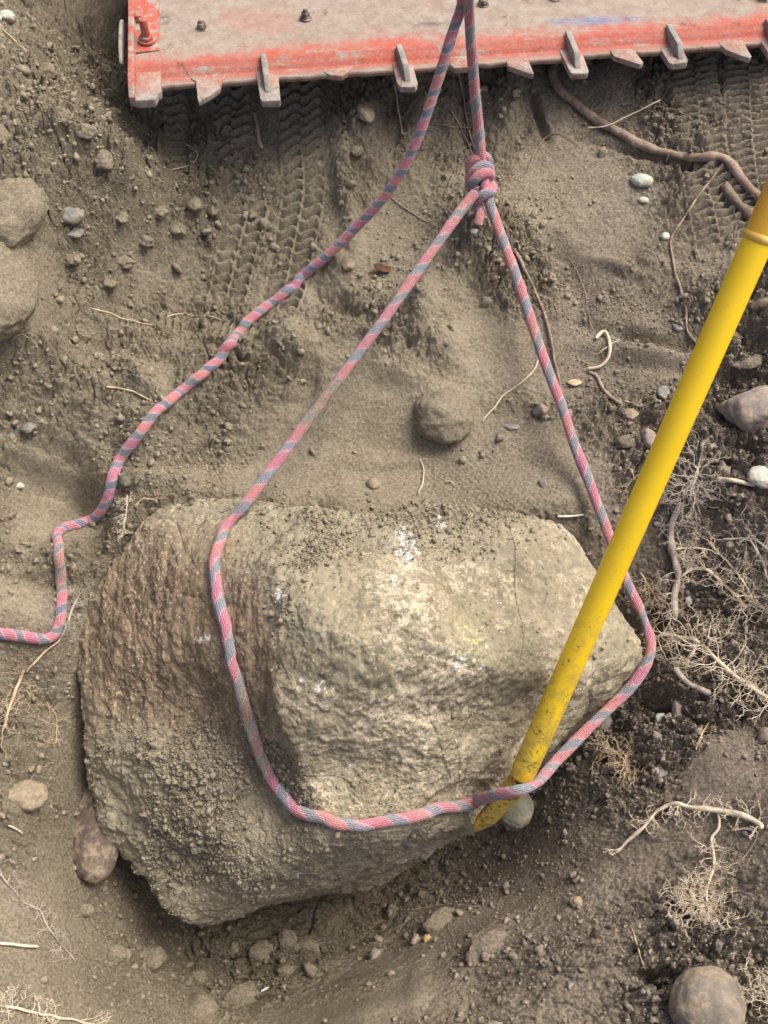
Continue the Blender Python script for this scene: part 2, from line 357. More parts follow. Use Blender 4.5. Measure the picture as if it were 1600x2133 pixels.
def mat_bucket(name, kind):
    n = NT(name); a = n.noise(16, 6, .7); b = n.noise(70, 5, .75); f = n.noise(420, 4, .75); ln = n.noise(40, 4, .7, n.stretch(.35, 2.5, 1))
    red = n.mix(n.ramp(b, .3, .7), (.40, .075, .045), (.35, .115, .085)); red = n.mix(n.ramp(f, .52, .66, 0, .35), red, (.62, .30, .23))
    dust = n.mix(n.ramp(b, .3, .7), (.22, .20, .155), (.34, .31, .25)); dust = n.mix(n.ramp(f, .36, .60, .25, 0), dust, (.16, .13, .10))
    steel = n.mix(n.ramp(b, .35, .65), (.20, .19, .165), (.34, .33, .29))
    if kind == 'plate':
        v = n.attr('v'); va = n.math('ADD', v, n.math('MULTIPLY', n.math('SUBTRACT', a, .5), .055))
        va = n.math('ADD', va, n.math('MULTIPLY', n.math('SUBTRACT', b, .5), .03))
        dm = n.ramp(va, .020, .052, .12, 1)                                        # dust lies behind the lip band
        dm = n.math('MAXIMUM', n.math('MULTIPLY', dm, .9), n.math('MULTIPLY', n.ramp(ln, .50, .62), n.ramp(b, .35, .6)))
        dm = n.math('SUBTRACT', dm, n.math('MULTIPLY', n.math('MULTIPLY', n.ramp(n.noise(7, 3), .52, .62), n.ramp(f, .40, .6)), .38), clamp=True)
        c = n.mix(dm, red, dust)
        ed = n.ramp(n.math('ADD', v, n.math('MULTIPLY', n.math('SUBTRACT', b, .5), .012)), .0, .010, 1, 0)
        c = n.mix(n.math('MULTIPLY', ed, .8), c, dust)
        bl = n.math('MULTIPLY', n.attr('blue'), n.ramp(n.noise(120, 4, .8, n.stretch(.6, 2.4, 1)), .47, .53)); c = n.mix(n.math('MULTIPLY', bl, .8), c, (.10, .14, .32))
        bk = n.math('MULTIPLY', n.attr('grime'), n.ramp(n.noise(90, 4, .8), .45, .52)); c = n.mix(n.math('MULTIPLY', bk, .9), c, (.045, .05, .055))
    elif kind == 'tooth':
        v = n.attr('v'); m = n.ramp(n.math('ADD', v, n.math('MULTIPLY', n.math('SUBTRACT', b, .5), .06)), -.028, -.004, 1, 0)
        c = n.mix(n.ramp(b, .40, .58, .15, .8), n.mix(.25, red, dust), dust); c = n.mix(n.math('MULTIPLY', m, .8), c, steel)
        c = n.mix(n.ramp(f, .60, .66, 0, .5), c, (.60, .60, .57))
    elif kind == 'steel':
        c = n.mix(n.ramp(b, .45, .6, 0, .7), steel, dust)
    else:
        c = n.mix(n.ramp(b, .45, .6), red, dust)
    c = n.mix(n.math('MULTIPLY', n.ramp(n.noise(33, 5, .8), .60, .66), n.ramp(f, .38, .55)), c, (.17, .075, .035))
    nb = n.bump(a, .25, .004); nb = n.bump(b, .4, .0025, nb); nb = n.bump(f, .45, .0009, nb)
    return n.end(c, .75, nb, spec=.35)
for k in ('plate', 'tooth', 'steel', 'red'): M['b_'+k] = mat_bucket('bucket_'+k, k)
n = NT('dirty_bolt'); M['bolt'] = n.end(n.mix(n.ramp(n.noise(200, 4), .4, .6), (.10, .085, .07), (.33, .27, .2)), .8, n.bump(n.noise(400, 3), .6, .0015), spec=.3)
n = NT('dead_leaf'); M['leaf'] = n.end(n.mix(n.ramp(n.noise(150, 4), .4, .6), (.07, .03, .02), (.14, .065, .035)), .7, n.bump(n.noise(300, 3), .5, .001))
n = NT('straw'); M['straw'] = n.end(n.mix(n.ramp(n.noise(150, 4), .4, .6), (.45, .44, .36), (.62, .60, .52)), .7)
n = NT('white_sliver'); M['sliver'] = n.end((.8, .8, .8), .5)

# ------------------------------------------------------------------ ground: base relief
CTRL = [(400, 1085, .0), (560, 1085, .0), (720, 1095, .0), (900, 1090, -.002), (1080, 1095, -.005), (1180, 1120, -.012), (300, 1090, -.005),  # pixel x, pixel y, height
 (-150, -100, .24), (60, 60, .20), (220, 120, .13), (100, 250, .20), (200, 330, .20), (30, 400, .20), (110, 480, .16), (30, 600, .17), (300, 420, .14),
 (360, 300, .12), (330, 560, .07), (480, 300, .12), (480, 450, .08), (620, 250, .14), (620, 450, .09), (620, 600, .065), (450, 620, .04), (250, 640, .07),
 (120, 700, .09), (30, 800, .09), (-120, 700, .15), (-150, 1100, .06), (180, 800, .075), (300, 850, .05), (100, 900, .05), (160, 1010, -.015), (50, 1050, .01), (60, 1200, .0), (170, 1170, -.02), (240, 1000, .01),
 (60, 1330, -.015), (50, 1420, -.06), (160, 1420, -.09), (60, 1560, -.07), (150, 1650, -.13), (30, 1700, -.07), (110, 1800, -.12), (30, 1900, -.09), (100, 2020, -.10), (200, 1960, -.19), (30, 2120, -.05), (250, 2100, -.19), (-150, 1900, -.02),
 (400, 1990, -.33), (600, 1960, -.34), (500, 2110, -.32), (800, 1920, -.335), (760, 2080, -.22), (960, 1830, -.32), (1040, 1760, -.285), (700, 1950, -.35), (950, 2080, -.15), (1000, 1950, -.18), (1180, 1700, -.16), (1250, 1600, -.12),
 (1200, 1900, -.13), (1200, 2100, -.10), (1400, 1900, -.09), (1550, 2050, -.05), (1550, 1800, -.06), (1400, 1700, -.085), (1400, 1560, -.085), (1560, 1500, -.05), (1700, 1700, 0),
 (1450, 1400, -.06), (1560, 1250, -.02), (1420, 1200, -.04), (1350, 1100, -.02), (1560, 1050, .02), (1700, 1100, .06), (1450, 950, .03), (1560, 800, .05), (1400, 800, .045), (1700, 700, .10),
 (1280, 980, .01), (1250, 850, .03), (1300, 650, .075), (1450, 600, .095), (1560, 500, .12), (1400, 400, .135), (1560, 250, .17), (1450, 180, .175), (1250, 300, .15), (1150, 450, .115), (1100, 250, .16),
 (1100, 620, .07), (1050, 800, .035), (1100, 980, .0), (900, 1000, -.01), (900, 850, .025), (760, 940, .0), (600, 980, .0), (450, 980, .0), (520, 850, .03), (700, 760, .05), (620, 740, .06), (420, 780, .05),
 (820, 680, .06), (900, 560, .09), (800, 480, .09), (750, 300, .15), (900, 300, .14), (900, 150, .19), (700, 150, .175), (500, 120, .155), (330, 120, .14), (1200, 100, .18), (1500, 60, .19),
 (400, 1170, -.06), (700, 1190, -.06), (1000, 1210, -.07), (400, 1500, -.22), (700, 1500, -.24), (1000, 1450, -.20), (1150, 1350, -.17), (600, 1700, -.33), (400, 1750, -.32), (850, 1650, -.29),
]
cw = np.array([atz(*c) for c in CTRL])
def _tps(d): return np.where(d > 1e-9, d*d*np.log(d+1e-12), 0)
_n = len(cw); _D = np.hypot(cw[:, None, 0]-cw[None, :, 0], cw[:, None, 1]-cw[None, :, 1])
_A = np.zeros((_n+3, _n+3)); _A[:_n, :_n] = _tps(_D)+np.eye(_n)*4e-4; _A[:_n, _n] = 1; _A[:_n, _n+1:] = cw[:, :2]; _A[_n:, :_n] = _A[:_n, _n:].T
_w = np.linalg.solve(_A, np.r_[cw[:, 2], 0, 0, 0])
def base_z(x, y):
    sh = x.shape; x = np.clip(x.ravel(), -.66, .66); y = np.clip(y.ravel(), -.56, .66); r = np.empty(len(x))
    for i in range(0, len(x), 60000):
        a, b = x[i:i+60000], y[i:i+60000]
        r[i:i+60000] = _tps(np.hypot(a[:, None]-cw[None, :, 0], b[:, None]-cw[None, :, 1]))@_w[:_n]+_w[_n]+_w[_n+1]*a+_w[_n+2]*b
    return r.reshape(sh)
def march(p, f):
    D = rays(p); t = np.full(len(D), .55); done = np.zeros(len(D), bool)
    for _ in range(900):
        P = CAM+D*t[:, None]; h = P[:, 2]-f(P[:, 0], P[:, 1]); done |= h <= 0
        if done.all(): break
        t = np.where(done, t, t+np.maximum(h*.45, .0008))
    return CAM+D*t[:, None]
MPP = TH/(PH/2)             # metres per pixel at depth 1
def axis(lo, hi, step, far):
    a = list(np.arange(lo, hi, step)); s = step; x = a[-1]; R = []
    while x < far: s *= 1.12; x += s; R.append(x)
    s = step; x = a[0]; L = []
    while x > -far: s *= 1.12; x -= s; L.append(x)
    return np.array(L[::-1]+a+R)
GX = axis(-.50, .50, .00118, 7.0); GY = axis(-.53, .63, .00118, 7.0)
X, Y = np.meshgrid(GX, GY); x = X.ravel(); y = Y.ravel()
z0 = base_z(x, y)
inner = (np.abs(x) < .75) & (y > -.75) & (y < .9)
idx = np.nonzero(inner)[0]
xi, yi = x[idx], y[idx]; zi = z0[idx].copy()
pix, dep = topix(np.stack([xi, yi, zi], 1)); pu, pv = pix[:, 0], pix[:, 1]
def blob(cx, cy, rx, ry, ang=0, p=1.0):
    c, s = math.cos(math.radians(ang)), math.sin(math.radians(ang)); dx, dy = pu-cx, pv-cy
    return np.exp(-(((dx*c+dy*s)/rx)**2+((-dx*s+dy*c)/ry)**2)**p)
def strip_coords(path, seed=3):
    """distance along and across a centre line (all in metres on the ground)"""
    W3 = march(path, base_z)[:, :2]; Q = catmull(np.c_[W3, np.zeros(len(W3))], .01)[:, :2]
    best = np.full(len(xo), 9.0); S = np.zeros(len(xi)); V_ = np.zeros(len(xi)); acc = 0
    for i in range(len(Q)-1):
        a, b = Q[i], Q[i+1]; d = b-a; L = np.linalg.norm(d); d /= L
        rx, ry = xo-a[0], yo-a[1]; t = rx*d[0]+ry*d[1]; tc = np.clip(t, 0, L); ox = rx-d[0]*tc; oy = ry-d[1]*tc
        dist = np.hypot(ox, oy); m = dist < best; best = np.where(m, dist, best); S = np.where(m, acc+t, S)
        V_ = np.where(m, rx*d[1]-ry*d[0], V_); acc += L
    return S, V_, acc
# noise coordinates that keep their grain size on the slopes
xo, yo = xi, yi
zb = z0[idx]; xi = xo+.9*zb*np.tanh((xo-.05)/.45); yi = yo+.9*(zb+.26)*np.tanh((yo+.30)/.18)
# how crumbly the soil is
rough = .55+.45*fbm2(xi, yi, 6.5, 3, 41)
for (cx, cy, rx, ry, an, k) in [(1150, 400, 90, 90, 0, 1.1), (1230, 480, 90, 60, 0, .8), (600, 620, 80, 60, 0, .7), (1100, 740, 120, 70, 20, 1), (1060, 960, 190, 80, 5, .9), (700, 900, 90, 120, 30, .9),
        (110, 1060, 80, 70, 30, 1), (60, 1250, 70, 80, 0, .6), (1490, 1590, 75, 60, -30, 1.1), (40, 1990, 130, 110, 30, 1.1), (900, 1020, 90, 30, 0, .5), (1480, 540, 90, 60, 30, .8),
        (60, 560, 60, 110, 0, 1.0), (1350, 720, 90, 40, 10, .9), (980, 620, 60, 90, 0, .5), (520, 1000, 90, 40, 0, .5), (600, 720, 90, 50, 0, .8), (480, 300, 220, 110, 0, .35)]:
    rough -= k*blob(cx, cy, rx, ry, an)
for (cx, cy, rx, ry, k) in [(200, 300, 140, 170, .7), (420, 470, 120, 90, .5), (60, 760, 120, 80, .4), (420, 930, 130, 50, .5), (1480, 1150, 130, 250, .6), (1350, 1550, 150, 110, .7), (500, 2000, 250, 80, .6), (1400, 2000, 250, 140, .5), (1080, 560, 80, 60, .5), (850, 720, 90, 90, .5), (80, 1480, 90, 120, .7), (1500, 720, 100, 60, .5)]:
    rough += k*blob(cx, cy, rx, ry)
rough = np.clip(rough+.10, .14, 1.3)
# medium relief
h = .009*fbm2(xi, yi, 7, 3, 1)*(.35+.65*rough)
rg = 1-np.abs(fbm2(xi, yi, 13, 4, 5)); h += .0065*(rg-.6)*np.clip(rough, 0.15, 1)
h += .0060*fbm2(xi, yi, 45, 5, 11, .66)*rough
def dome(f, seed, lo):
    wx = xi+.004*vn2(xi*60, yi*60, seed+3); wy = yi+.004*vn2(xi*60+9, yi*60, seed+4)
    F1, F2, ID = cell2(wx, wy, f, seed); e = sstep(.0, .35, F2-F1); return np.sqrt(np.clip(1-(F1*1.25)**2, 0, 1))*e*(ID > lo)*(.4+.6*ID)
h += .0125*dome(36, 21, .62)*sstep(.55, 1.0, rough)
h += .0068*dome(85, 22, .40)*sstep(.25, .85, rough)
h += .0036*dome(190, 23, .25)*sstep(.10, .7, rough)
F1, F2, ID = cell2(xi+.006*vn2(xi*40, yi*40, 2), yi+.006*vn2(xi*40, yi*40, 8), 17, 31)   # cracks and slipped plates
h += (.005*(ID-.5)-.008*(1-sstep(0, .05, F2-F1)))*sstep(.5, .9, rough+.2*vn2(xi*5, yi*5, 77))
# authored bumps and hollows: x, y, rx, ry, angle, height
for (cx, cy, rx, ry, an, k) in [(260, 350, 38, 130, -25, .035), (150, 260, 90, 50, 20, .025), (720, 400, 22, 120, -8, .022), (760, 290, 30, 60, -10, .016), (770, 230, 22, 30, 0, .012), (240, 210, 60, 60, 0, -.02),
        (300, 800, 60, 22, 40, .018), (120, 740, 110, 26, 35, .02), (220, 700, 50, 28, 30, -.018), (330, 735, 60, 14, 0, .014), (600, 720, 60, 40, 20, .02), (640, 800, 24, 60, 15, -.014), (880, 640, 26, 60, 10, .022), (920, 720, 40, 40, 0, .014),
        (710, 640, 60, 20, 30, -.02), (830, 780, 50, 30, 0, .012), (1180, 560, 30, 70, -30, -.012), (1290, 560, 60, 14, 20, .01), (1320, 700, 130, 15, 12, -.012), (1330, 735, 140, 18, 8, .012),
        (120, 1040, 95, 45, 35, -.028), (190, 965, 30, 80, -38, .018), (60, 960, 110, 16, 18, .018), (60, 1150, 120, 24, 15, .014), (60, 1210, 90, 14, 10, -.012), (320, 1000, 120, 22, -5, .012),
        (200, 1130, 20, 60, 20, -.02), (60, 1500, 60, 20, 25, .02), (60, 1690, 60, 35, 0, .02), (210, 2010, 55, 150, -35, -.03), (90, 1930, 60, 110, -40, .03), (1000, 2090, 40, 80, 0, -.01), (870, 2040, 26, 70, 10, .008), (760, 2110, 120, 22, -15, .022),
        (760, 2000, 130, 30, -25, -.02), (1120, 1800, 180, 26, -30, .02), (1070, 1870, 200, 22, -25, -.014), (1380, 2040, 60, 22, 5, -.026), (1500, 1580, 80, 70, -20, .02), (1260, 1530, 60, 40, 0, -.02), (1360, 1480, 40, 30, 0, -.02),
        (1430, 1350, 50, 40, 0, -.02), (1530, 1290, 40, 30, 0, -.02), (1390, 1420, 100, 26, 35, .014), (1560, 930, 80, 18, 8, -.02), (1530, 690, 60, 18, 10, -.018), (1540, 760, 70, 14, -15, .016),
        (1420, 330, 200, 10, 12, -.012), (1480, 400, 110, 16, 45, -.02), (1120, 230, 12, 60, -20, -.02), (1060, 210, 30, 60, -10, .02), (1280, 160, 40, 50, 0, .015), (820, 220, 34, 80, 0, -.02), (980, 250, 26, 90, 0, -.014),
        (60, 400, 75, 110, 0, .035), (30, 590, 60, 95, 0, .03), (150, 560, 60, 40, 30, -.02), (430, 470, 50, 40, 0, .012), (290, 900, 100, 30, -40, .012), (800, 960, 100, 16, 0, .008), (925, 850, 60, 50, 30, .012), (700, 560, 30, 18, 20, .01), (1000, 480, 60, 40, 0, .012),
        (1480, 1950, 90, 40, 0, .012), (1200, 1990, 110, 30, -15, .012)]:
    h += k*blob(cx, cy, rx, ry, an, 1.4)
# tyre prints
def print_strip(path, hw, pitch, cols, amp, sink, seed, end=30, wave=.38):
    global h, rough
    S, V_, L = strip_coords(path); sc_ = 1.2*MPP; hwm = hw*sc_; pm = pitch*sc_
    v = V_/hwm; fade = sstep(1.2, .85, np.abs(v))*sstep(-.01, .012, S)*sstep(L+.01, L-.02, S)
    wear = sstep(-1.1, -.35, fbm2(xi, yi, 12, 3, seed))*fade; amp = amp*3.0; wave = wave*.55; sink = sink*.6; rough[:] = rough-.55*wear
    u = (v+1)/2*cols; fu = u-np.floor(u); off = wave*np.sin(fu*2*math.pi)+.18*np.floor(u)
    ph = S/pm+off+.12*vn2(xi*55, yi*55, seed+1); fr = ph-np.floor(ph)
    saw = sstep(.0, .16, fr)*(1-.75*sstep(.2, 1.0, fr))
    groove = sstep(.10, .02, np.minimum(fu, 1-fu)/1.0)
    pat = amp*(saw-.35)*(1-groove)+amp*.55*groove
    h = h*(1-.82*wear)+wear*pat-sink*fade
print_strip([(627, 120), (627, 300), (632, 400), (612, 520), (588, 620), (570, 660)], 50, 25, 2, .0060, .007, 101)
print_strip([(484, 150), (484, 300), (500, 400), (515, 450), (492, 540), (470, 640)], 46, 26, 2, .0056, .006, 102)
print_strip([(366, 170), (368, 330), (372, 400)], 28, 27, 1, .0050, .004, 103)
print_strip([(410, 520), (400, 600), (392, 650)], 42, 22, 1, .0045, .002, 107, wave=.12)
print_strip([(345, 672), (430, 690), (530, 705)], 26, 17, 1, .0045, .003, 104)
print_strip([(1440, 110), (1452, 250), (1475, 400), (1500, 520)], 52, 19, 2, .0052, .004, 105, wave=.3)
print_strip([(1555, 80), (1560, 250), (1575, 400), (1600, 560)], 54, 19, 2, .0055, .005, 106, wave=.3)
print_strip([(1670, 80), (1675, 400), (1690, 600)], 54, 19, 2, .0055, .005, 108, wave=.3)
def lattice(cx, cy, rx, ry, an, ang, pitch, amp):
    global h
    m = sstep(.25, .6, blob(cx, cy, rx, ry, an, 1.5))*sstep(-.5, .2, fbm2(xi, yi, 16, 2, 55))
    c, s = math.cos(ang), math.sin(ang); p = pitch*1.15*MPP; amp *= .5; q1 = xi+.0022*fbm2(xi, yi, 60, 3, 31); q2 = yi+.0022*fbm2(xi, yi, 60, 3, 32); a = (q1*c+q2*s)/p; b = (-q1*s+q2*c)/(p*.8)
    q = np.cos(2*math.pi*(a+.5*(np.floor(b) % 2)))*.5+.5; e = np.abs((b-np.floor(b))-.5)*2
    h = h*(1-.5*m)+m*amp*(np.clip(q*1.4, 0, 1)*sstep(1, .5, e)-.4)
lattice(1040, 1010, 230, 60, 6, .15, 13, .0022); lattice(720, 745, 60, 40, -20, .5, 12, .0022); lattice(1150, 950, 120, 70, 0, .2, 12, .0018); lattice(1220, 690, 80, 110, 0, 1.2, 11, .0012); lattice(940, 460, 70, 50, 0, .4, 11, .001); lattice(120, 1075, 80, 40, 30, .6, 11, .0014); lattice(340, 930, 120, 40, -30, .5, 12, .001)
gx_ = (base_z(xo+.01, yo)-zb)/.01; gy_ = (base_z(xo, yo+.01)-zb)/.01
h = h*1.12/np.sqrt(1+(1.15*np.hypot(gx_, gy_))**2)
zi = zi+h
Z = z0.copy(); Z[idx] = zi
out = ~inner; Z[out] += .05*fbm2(x[out], y[out], 1.1, 4, 90)+.012*fbm2(x[out], y[out], 9, 3, 91)
edge_f = np.clip((np.maximum(np.abs(x), np.abs(y))-.75)/.6, 0, 1); Z[out] = z0[out]+(Z[out]-z0[out])*np.maximum(edge_f[out], .25)
# dampness of the soil, and shade painted dark on the pit floor
damp_shade = np.full(len(x), .5); dm = .10+.0*pu
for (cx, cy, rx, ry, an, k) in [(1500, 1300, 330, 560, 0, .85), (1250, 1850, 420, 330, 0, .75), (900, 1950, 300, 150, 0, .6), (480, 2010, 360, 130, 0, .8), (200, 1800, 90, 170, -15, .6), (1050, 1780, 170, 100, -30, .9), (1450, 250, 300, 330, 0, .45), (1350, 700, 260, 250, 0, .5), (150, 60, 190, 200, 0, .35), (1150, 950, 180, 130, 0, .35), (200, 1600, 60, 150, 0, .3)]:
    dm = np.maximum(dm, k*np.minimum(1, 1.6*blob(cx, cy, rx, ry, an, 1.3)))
damp_shade[idx] = dm; rall = np.full(len(x), .6); rall[idx] = rough
nx, ny = len(GX), len(GY)
ii = (np.arange(ny-1)[:, None]*nx+np.arange(nx-1)[None, :]).ravel()
F = np.stack([ii, ii+1, ii+nx+1, ii+nx], 1)
ground = link('ground', np_mesh('ground', np.stack([x, y, Z], 1), F, {'damp': damp_shade, 'rough': rall}), M['soil'])
ground['kind'] = 'structure'; ground['label'] = 'bare crumbly brown soil of a freshly dug pit with tyre prints'
ZG = Z.reshape(ny, nx); DG = damp_shade.reshape(ny, nx); RG = rall.reshape(ny, nx)
def bil(G, a, b):
    i = np.clip(np.searchsorted(GX, a)-1, 0, nx-2); j = np.clip(np.searchsorted(GY, b)-1, 0, ny-2)
    fx = np.clip((a-GX[i])/(GX[i+1]-GX[i]), 0, 1); fy = np.clip((b-GY[j])/(GY[j+1]-GY[j]), 0, 1)
    return (G[j, i]*(1-fx)+G[j, i+1]*fx)*(1-fy)+(G[j+1, i]*(1-fx)+G[j+1, i+1]*fx)*fy
gz = lambda a, b: bil(ZG, a, b)
def on_ground(p): return march(p, gz)

# ------------------------------------------------------------------ boulder
def hull_planes(pts):
    bm = bmesh.new()
    for p in pts: bm.verts.new(tuple(p))
    r = bmesh.ops.convex_hull(bm, input=bm.verts[:]); c = Vector(np.mean(pts, axis=0)); PL = []
    for f in bm.faces:
        n_ = f.normal.copy(); p = f.calc_center_median()
        if f.calc_area() < 1e-6: continue
        if n_.dot(p-c) < 0: n_ = -n_
        k = (round(n_.x, 2), round(n_.y, 2), round(n_.z, 2))
        if all((Vector(q[:3])-n_).length > .04 for q in PL): PL.append((n_.x, n_.y, n_.z, n_.dot(p)))
    bm.free(); return np.array(PL)
A_PTS = [(565, 1195, .085), (690, 1095, .06), (900, 1052, .045), (1100, 1066, .035), (1185, 1092, .025), (1250, 1165, .02), (1352, 1335, -.015), (1345, 1372, -.02),
         (850, 1240, .135), (700, 1310, .135), (600, 1340, .100), (1080, 1290, .075), (1180, 1430, -.015), (577, 1460, .060), (830, 1420, .115), (1000, 1440, .065),
         (590, 1530, .05), (625, 1655, -.02), (720, 1690, -.035), (900, 1650, -.045), (1060, 1590, -.085), (1200, 1495, -.075), (990, 1715, -.13), (1095, 1625, -.12), (1330, 1400, -.06), (1220, 1505, -.11)]
B_PTS = [(285, 1075, .015), (330, 1050, .02), (450, 1042, .04), (560, 1044, .05), (660, 1075, .05), (195, 1215, -.03), (148, 1305, -.06), (165, 1400, -.08), (190, 1520, -.10), (180, 1640, -.12), (215, 1730, -.145), (275, 1830, -.165), (340, 1895, -.18), (430, 1922, -.225), (560, 1893, -.265), (440, 1850, -.15),
         (470, 1200, .068), (560, 1460, .038), (430, 1320, .042), (550, 1250, .085), (535, 1350, .066), (330, 1330, .0), (700, 1722, -.035), (450, 1740, -.07), (800, 1842, -.26), (990, 1716, -.165), (610, 1790, -.08), (330, 1700, -.08), (880, 1702, -.06)]
A = [atz(*p) for p in A_PTS]; B = [atz(*p) for p in B_PTS]
ca = np.mean(A, axis=0); cb = np.mean(B, axis=0)
A += [np.array([ca[0]+(p[0]-ca[0])*.72, ca[1]+(p[1]-ca[1])*.72+.02, -.27]) for p in A[:]]
B += [np.array([cb[0]+(p[0]-cb[0])*.70, cb[1]+(p[1]-cb[1])*.70+.03, -.30]) for p in B[:]]
PA, PB = hull_planes(A), hull_planes(B)
def smax(P, PL, k):
    d = P@PL[:, :3].T-PL[:, 3]; m = d.max(1); return m+k*np.log(np.exp((d-m[:, None])/k).sum(1))
def sdf(P):
    Q = P+np.stack([.0065*vn3(P, 10, 1), .0065*vn3(P, 10, 2), .0065*vn3(P, 10, 3)], 1)
    a = smax(Q, PA, .0026); b = smax(Q, PB, .0028); k = .018
    m = np.minimum(a, b); r = m-k*np.log(np.exp(-(a-m)/k)+np.exp(-(b-m)/k))
    for (px_, py_, z_, rx, ry, dz) in DENTS: 
        c = dz; q = (P-c)/np.array([rx, ry, .05]); r = r+.030*np.exp(-(q**2).sum(1))
    return r
DENTS = [(px, py, z, rx, ry, atz(px, py, z)) for (px, py, z, rx, ry) in [(870, 1470, .09, .075, .028), (1060, 1480, .03, .06, .025), (760, 1600, .02, .05, .03), (420, 1500, -.02, .09, .04), (1010, 1210, .07, .05, .05), (500, 1660, -.05, .06, .04), (380, 1800, -.14, .05, .03)]]
N = 340; g = np.linspace(-1, 1, N+1); g = np.tan(g*math.pi/4*.999); gu, gv = np.meshgrid(g, g)
dirs = []; faces = []; b0 = 0
for ax in range(3):
    for sg in (1, -1):
        o = np.ones(gu.size)*sg; c = [None]*3; c[ax] = o; c[(ax+1) % 3] = gu.ravel()*sg; c[(ax+2) % 3] = gv.ravel()
        dirs.append(np.stack(c, 1)); i = (np.arange(N)[:, None]*(N+1)+np.arange(N)[None, :]).ravel()+b0
        faces.append(np.stack([i, i+1, i+N+2, i+N+1], 1)); b0 += gu.size
dirs = np.vstack(dirs); dirs /= np.linalg.norm(dirs, axis=1)[:, None]; faces = np.vstack(faces)
key = np.round(dirs*1e5).astype(np.int64); _, first, inv = np.unique(key, axis=0, return_index=True, return_inverse=True)
dirs = dirs[first]; faces = inv.ravel()[faces]
BC = atz(670, 1480, -.03)+np.array([0, 0, -.11])
lo = np.zeros(len(dirs)); hi = np.full(len(dirs), .7)
for it in range(13):
    mid = (lo+hi)/2
    v = np.empty(len(dirs))
    for i in range(0, len(dirs), 60000): v[i:i+60000] = sdf(BC+dirs[i:i+60000]*mid[i:i+60000, None])
    ins = v < 0; lo = np.where(ins, mid, lo); hi = np.where(ins, hi, mid)
r = (lo+hi)/2; P = BC+dirs*r[:, None]
def vnormals(P, F):
    n_ = np.cross(P[F[:, 2]]-P[F[:, 0]], P[F[:, 3]]-P[F[:, 1]]); V = np.zeros_like(P)
    for k in range(4):
        for c in range(3): V[:, c] += np.bincount(F[:, k], n_[:, c], len(P))
    return V/(np.linalg.norm(V, axis=1)[:, None]+1e-12)
NB = vnormals(P, faces)
if (NB*(P-BC)).sum(1).mean() < 0: faces = faces[:, ::-1]; NB = -NB
pp, _ = topix(P); bu, bv = pp[:, 0], pp[:, 1]
def bb(cx, cy, rx, ry, an=0, p=1.0):
    c, s = math.cos(math.radians(an)), math.sin(math.radians(an)); dx, dy = bu-cx, bv-cy
    return np.exp(-(((dx*c+dy*s)/rx)**2+((-dx*s+dy*c)/ry)**2)**p)
up = NB[:, 2]
flank = np.clip(1.3*bb(330, 1330, 190, 230, 0, 1.5)+.9*bb(520, 1400, 60, 260, 0, 1.5)+.5*bb(470, 1560, 120, 90), 0, 1)
heap = np.clip(1.35*bb(340, 1670, 170, 140, 20, 1.6)+1.1*bb(300, 1780, 80, 90)+.8*bb(640, 1080, 200, 26, 5)+.9*bb(860, 1070, 180, 22, 4)+.5*bb(600, 1160, 100, 40)+.25*bb(960, 1130, 120, 40)+.5*bb(600, 1600, 40, 110, -20)+.4*bb(470, 1830, 140, 60)+.5*bb(620, 1180, 60, 100), 0, 1)
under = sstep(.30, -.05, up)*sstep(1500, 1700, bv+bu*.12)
dirt = np.clip(.30+.22*up+heap*.8-.30*flank-.6*under-.28*bb(850, 1300, 170, 130)-.45*bb(830, 1580, 180, 80, -12)-.2*bb(700, 1480, 90, 90), 0, 1.2)*sstep(-.1, .35, up)
white = .85*np.clip(bb(848, 1135, 26, 34, -25)*1.3+bb(915, 1100, 14, 20)+bb(822, 1200, 10, 26)+.8*bb(590, 1240, 20, 25)+.7*bb(430, 1330, 26, 12)+.55*bb(960, 1380, 90, 30, 20)+.6*bb(670, 1440, 30, 40)+.6*bb(740, 1590, 30, 14)+.5*bb(640, 1600, 16, 16)+.5*bb(520, 1190, 20, 14)+.5*bb(620, 1810, 30, 14)+.6*bb(1165, 1100, 40, 12, 30), 0, 1)
lichen = np.clip(bb(985, 1330, 26, 60, -30), 0, 1)
d = .0014*fbm3(P, 26, 3, 5)+.0013*fbm3(P, 110, 4, 9, .7)
rd = 1-np.abs(fbm3(P, 15, 3, 33)); d += .0030*(np.clip(rd, .2, .93)-.6)*(1-heap*.6)*(1-.6*sstep(.6, .9, up))
c1_, c2_, ci_ = cell2(P[:, 0]+.02*vn3(P, 14, 3), P[:, 1]+.6*P[:, 2]+.02*vn3(P, 14, 4), 11, 51)
blk = sstep(0, .22, c2_-c1_)*(.0065*(ci_-.5))-.0022*(1-sstep(0, .035, c2_-c1_))*sstep(.25, .6, vn3(P, 9, 66)); d += blk*(1-heap)*(1-.6*flank)
Pst = P*np.array([2.6, .5, 1.0]); d += .0013*fbm3(Pst, 40, 3, 61)*flank
pl = np.floor(fbm3(P, 9, 2, 71)*4)/4; d += .0045*pl*(1-heap)*(1-flank)
hm = heap*np.clip(.9+.8*fbm3(P, 18, 3, 44), 0, 1.6)
d += hm*(.006+.0045*np.abs(fbm3(P, 70, 3, 45, .65)))
P2 = P+NB*d[:, None]
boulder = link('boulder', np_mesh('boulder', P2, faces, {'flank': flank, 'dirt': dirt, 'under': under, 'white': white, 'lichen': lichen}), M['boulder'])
tag(boulder, 'huge tan and brown boulder caked with soil, looped by the pink rope', 'boulder')
NB2 = vnormals(P2, faces)
sub = faces
BVH = BVHTree.FromPolygons([Vector(p) for p in P2.tolist()], sub.tolist())
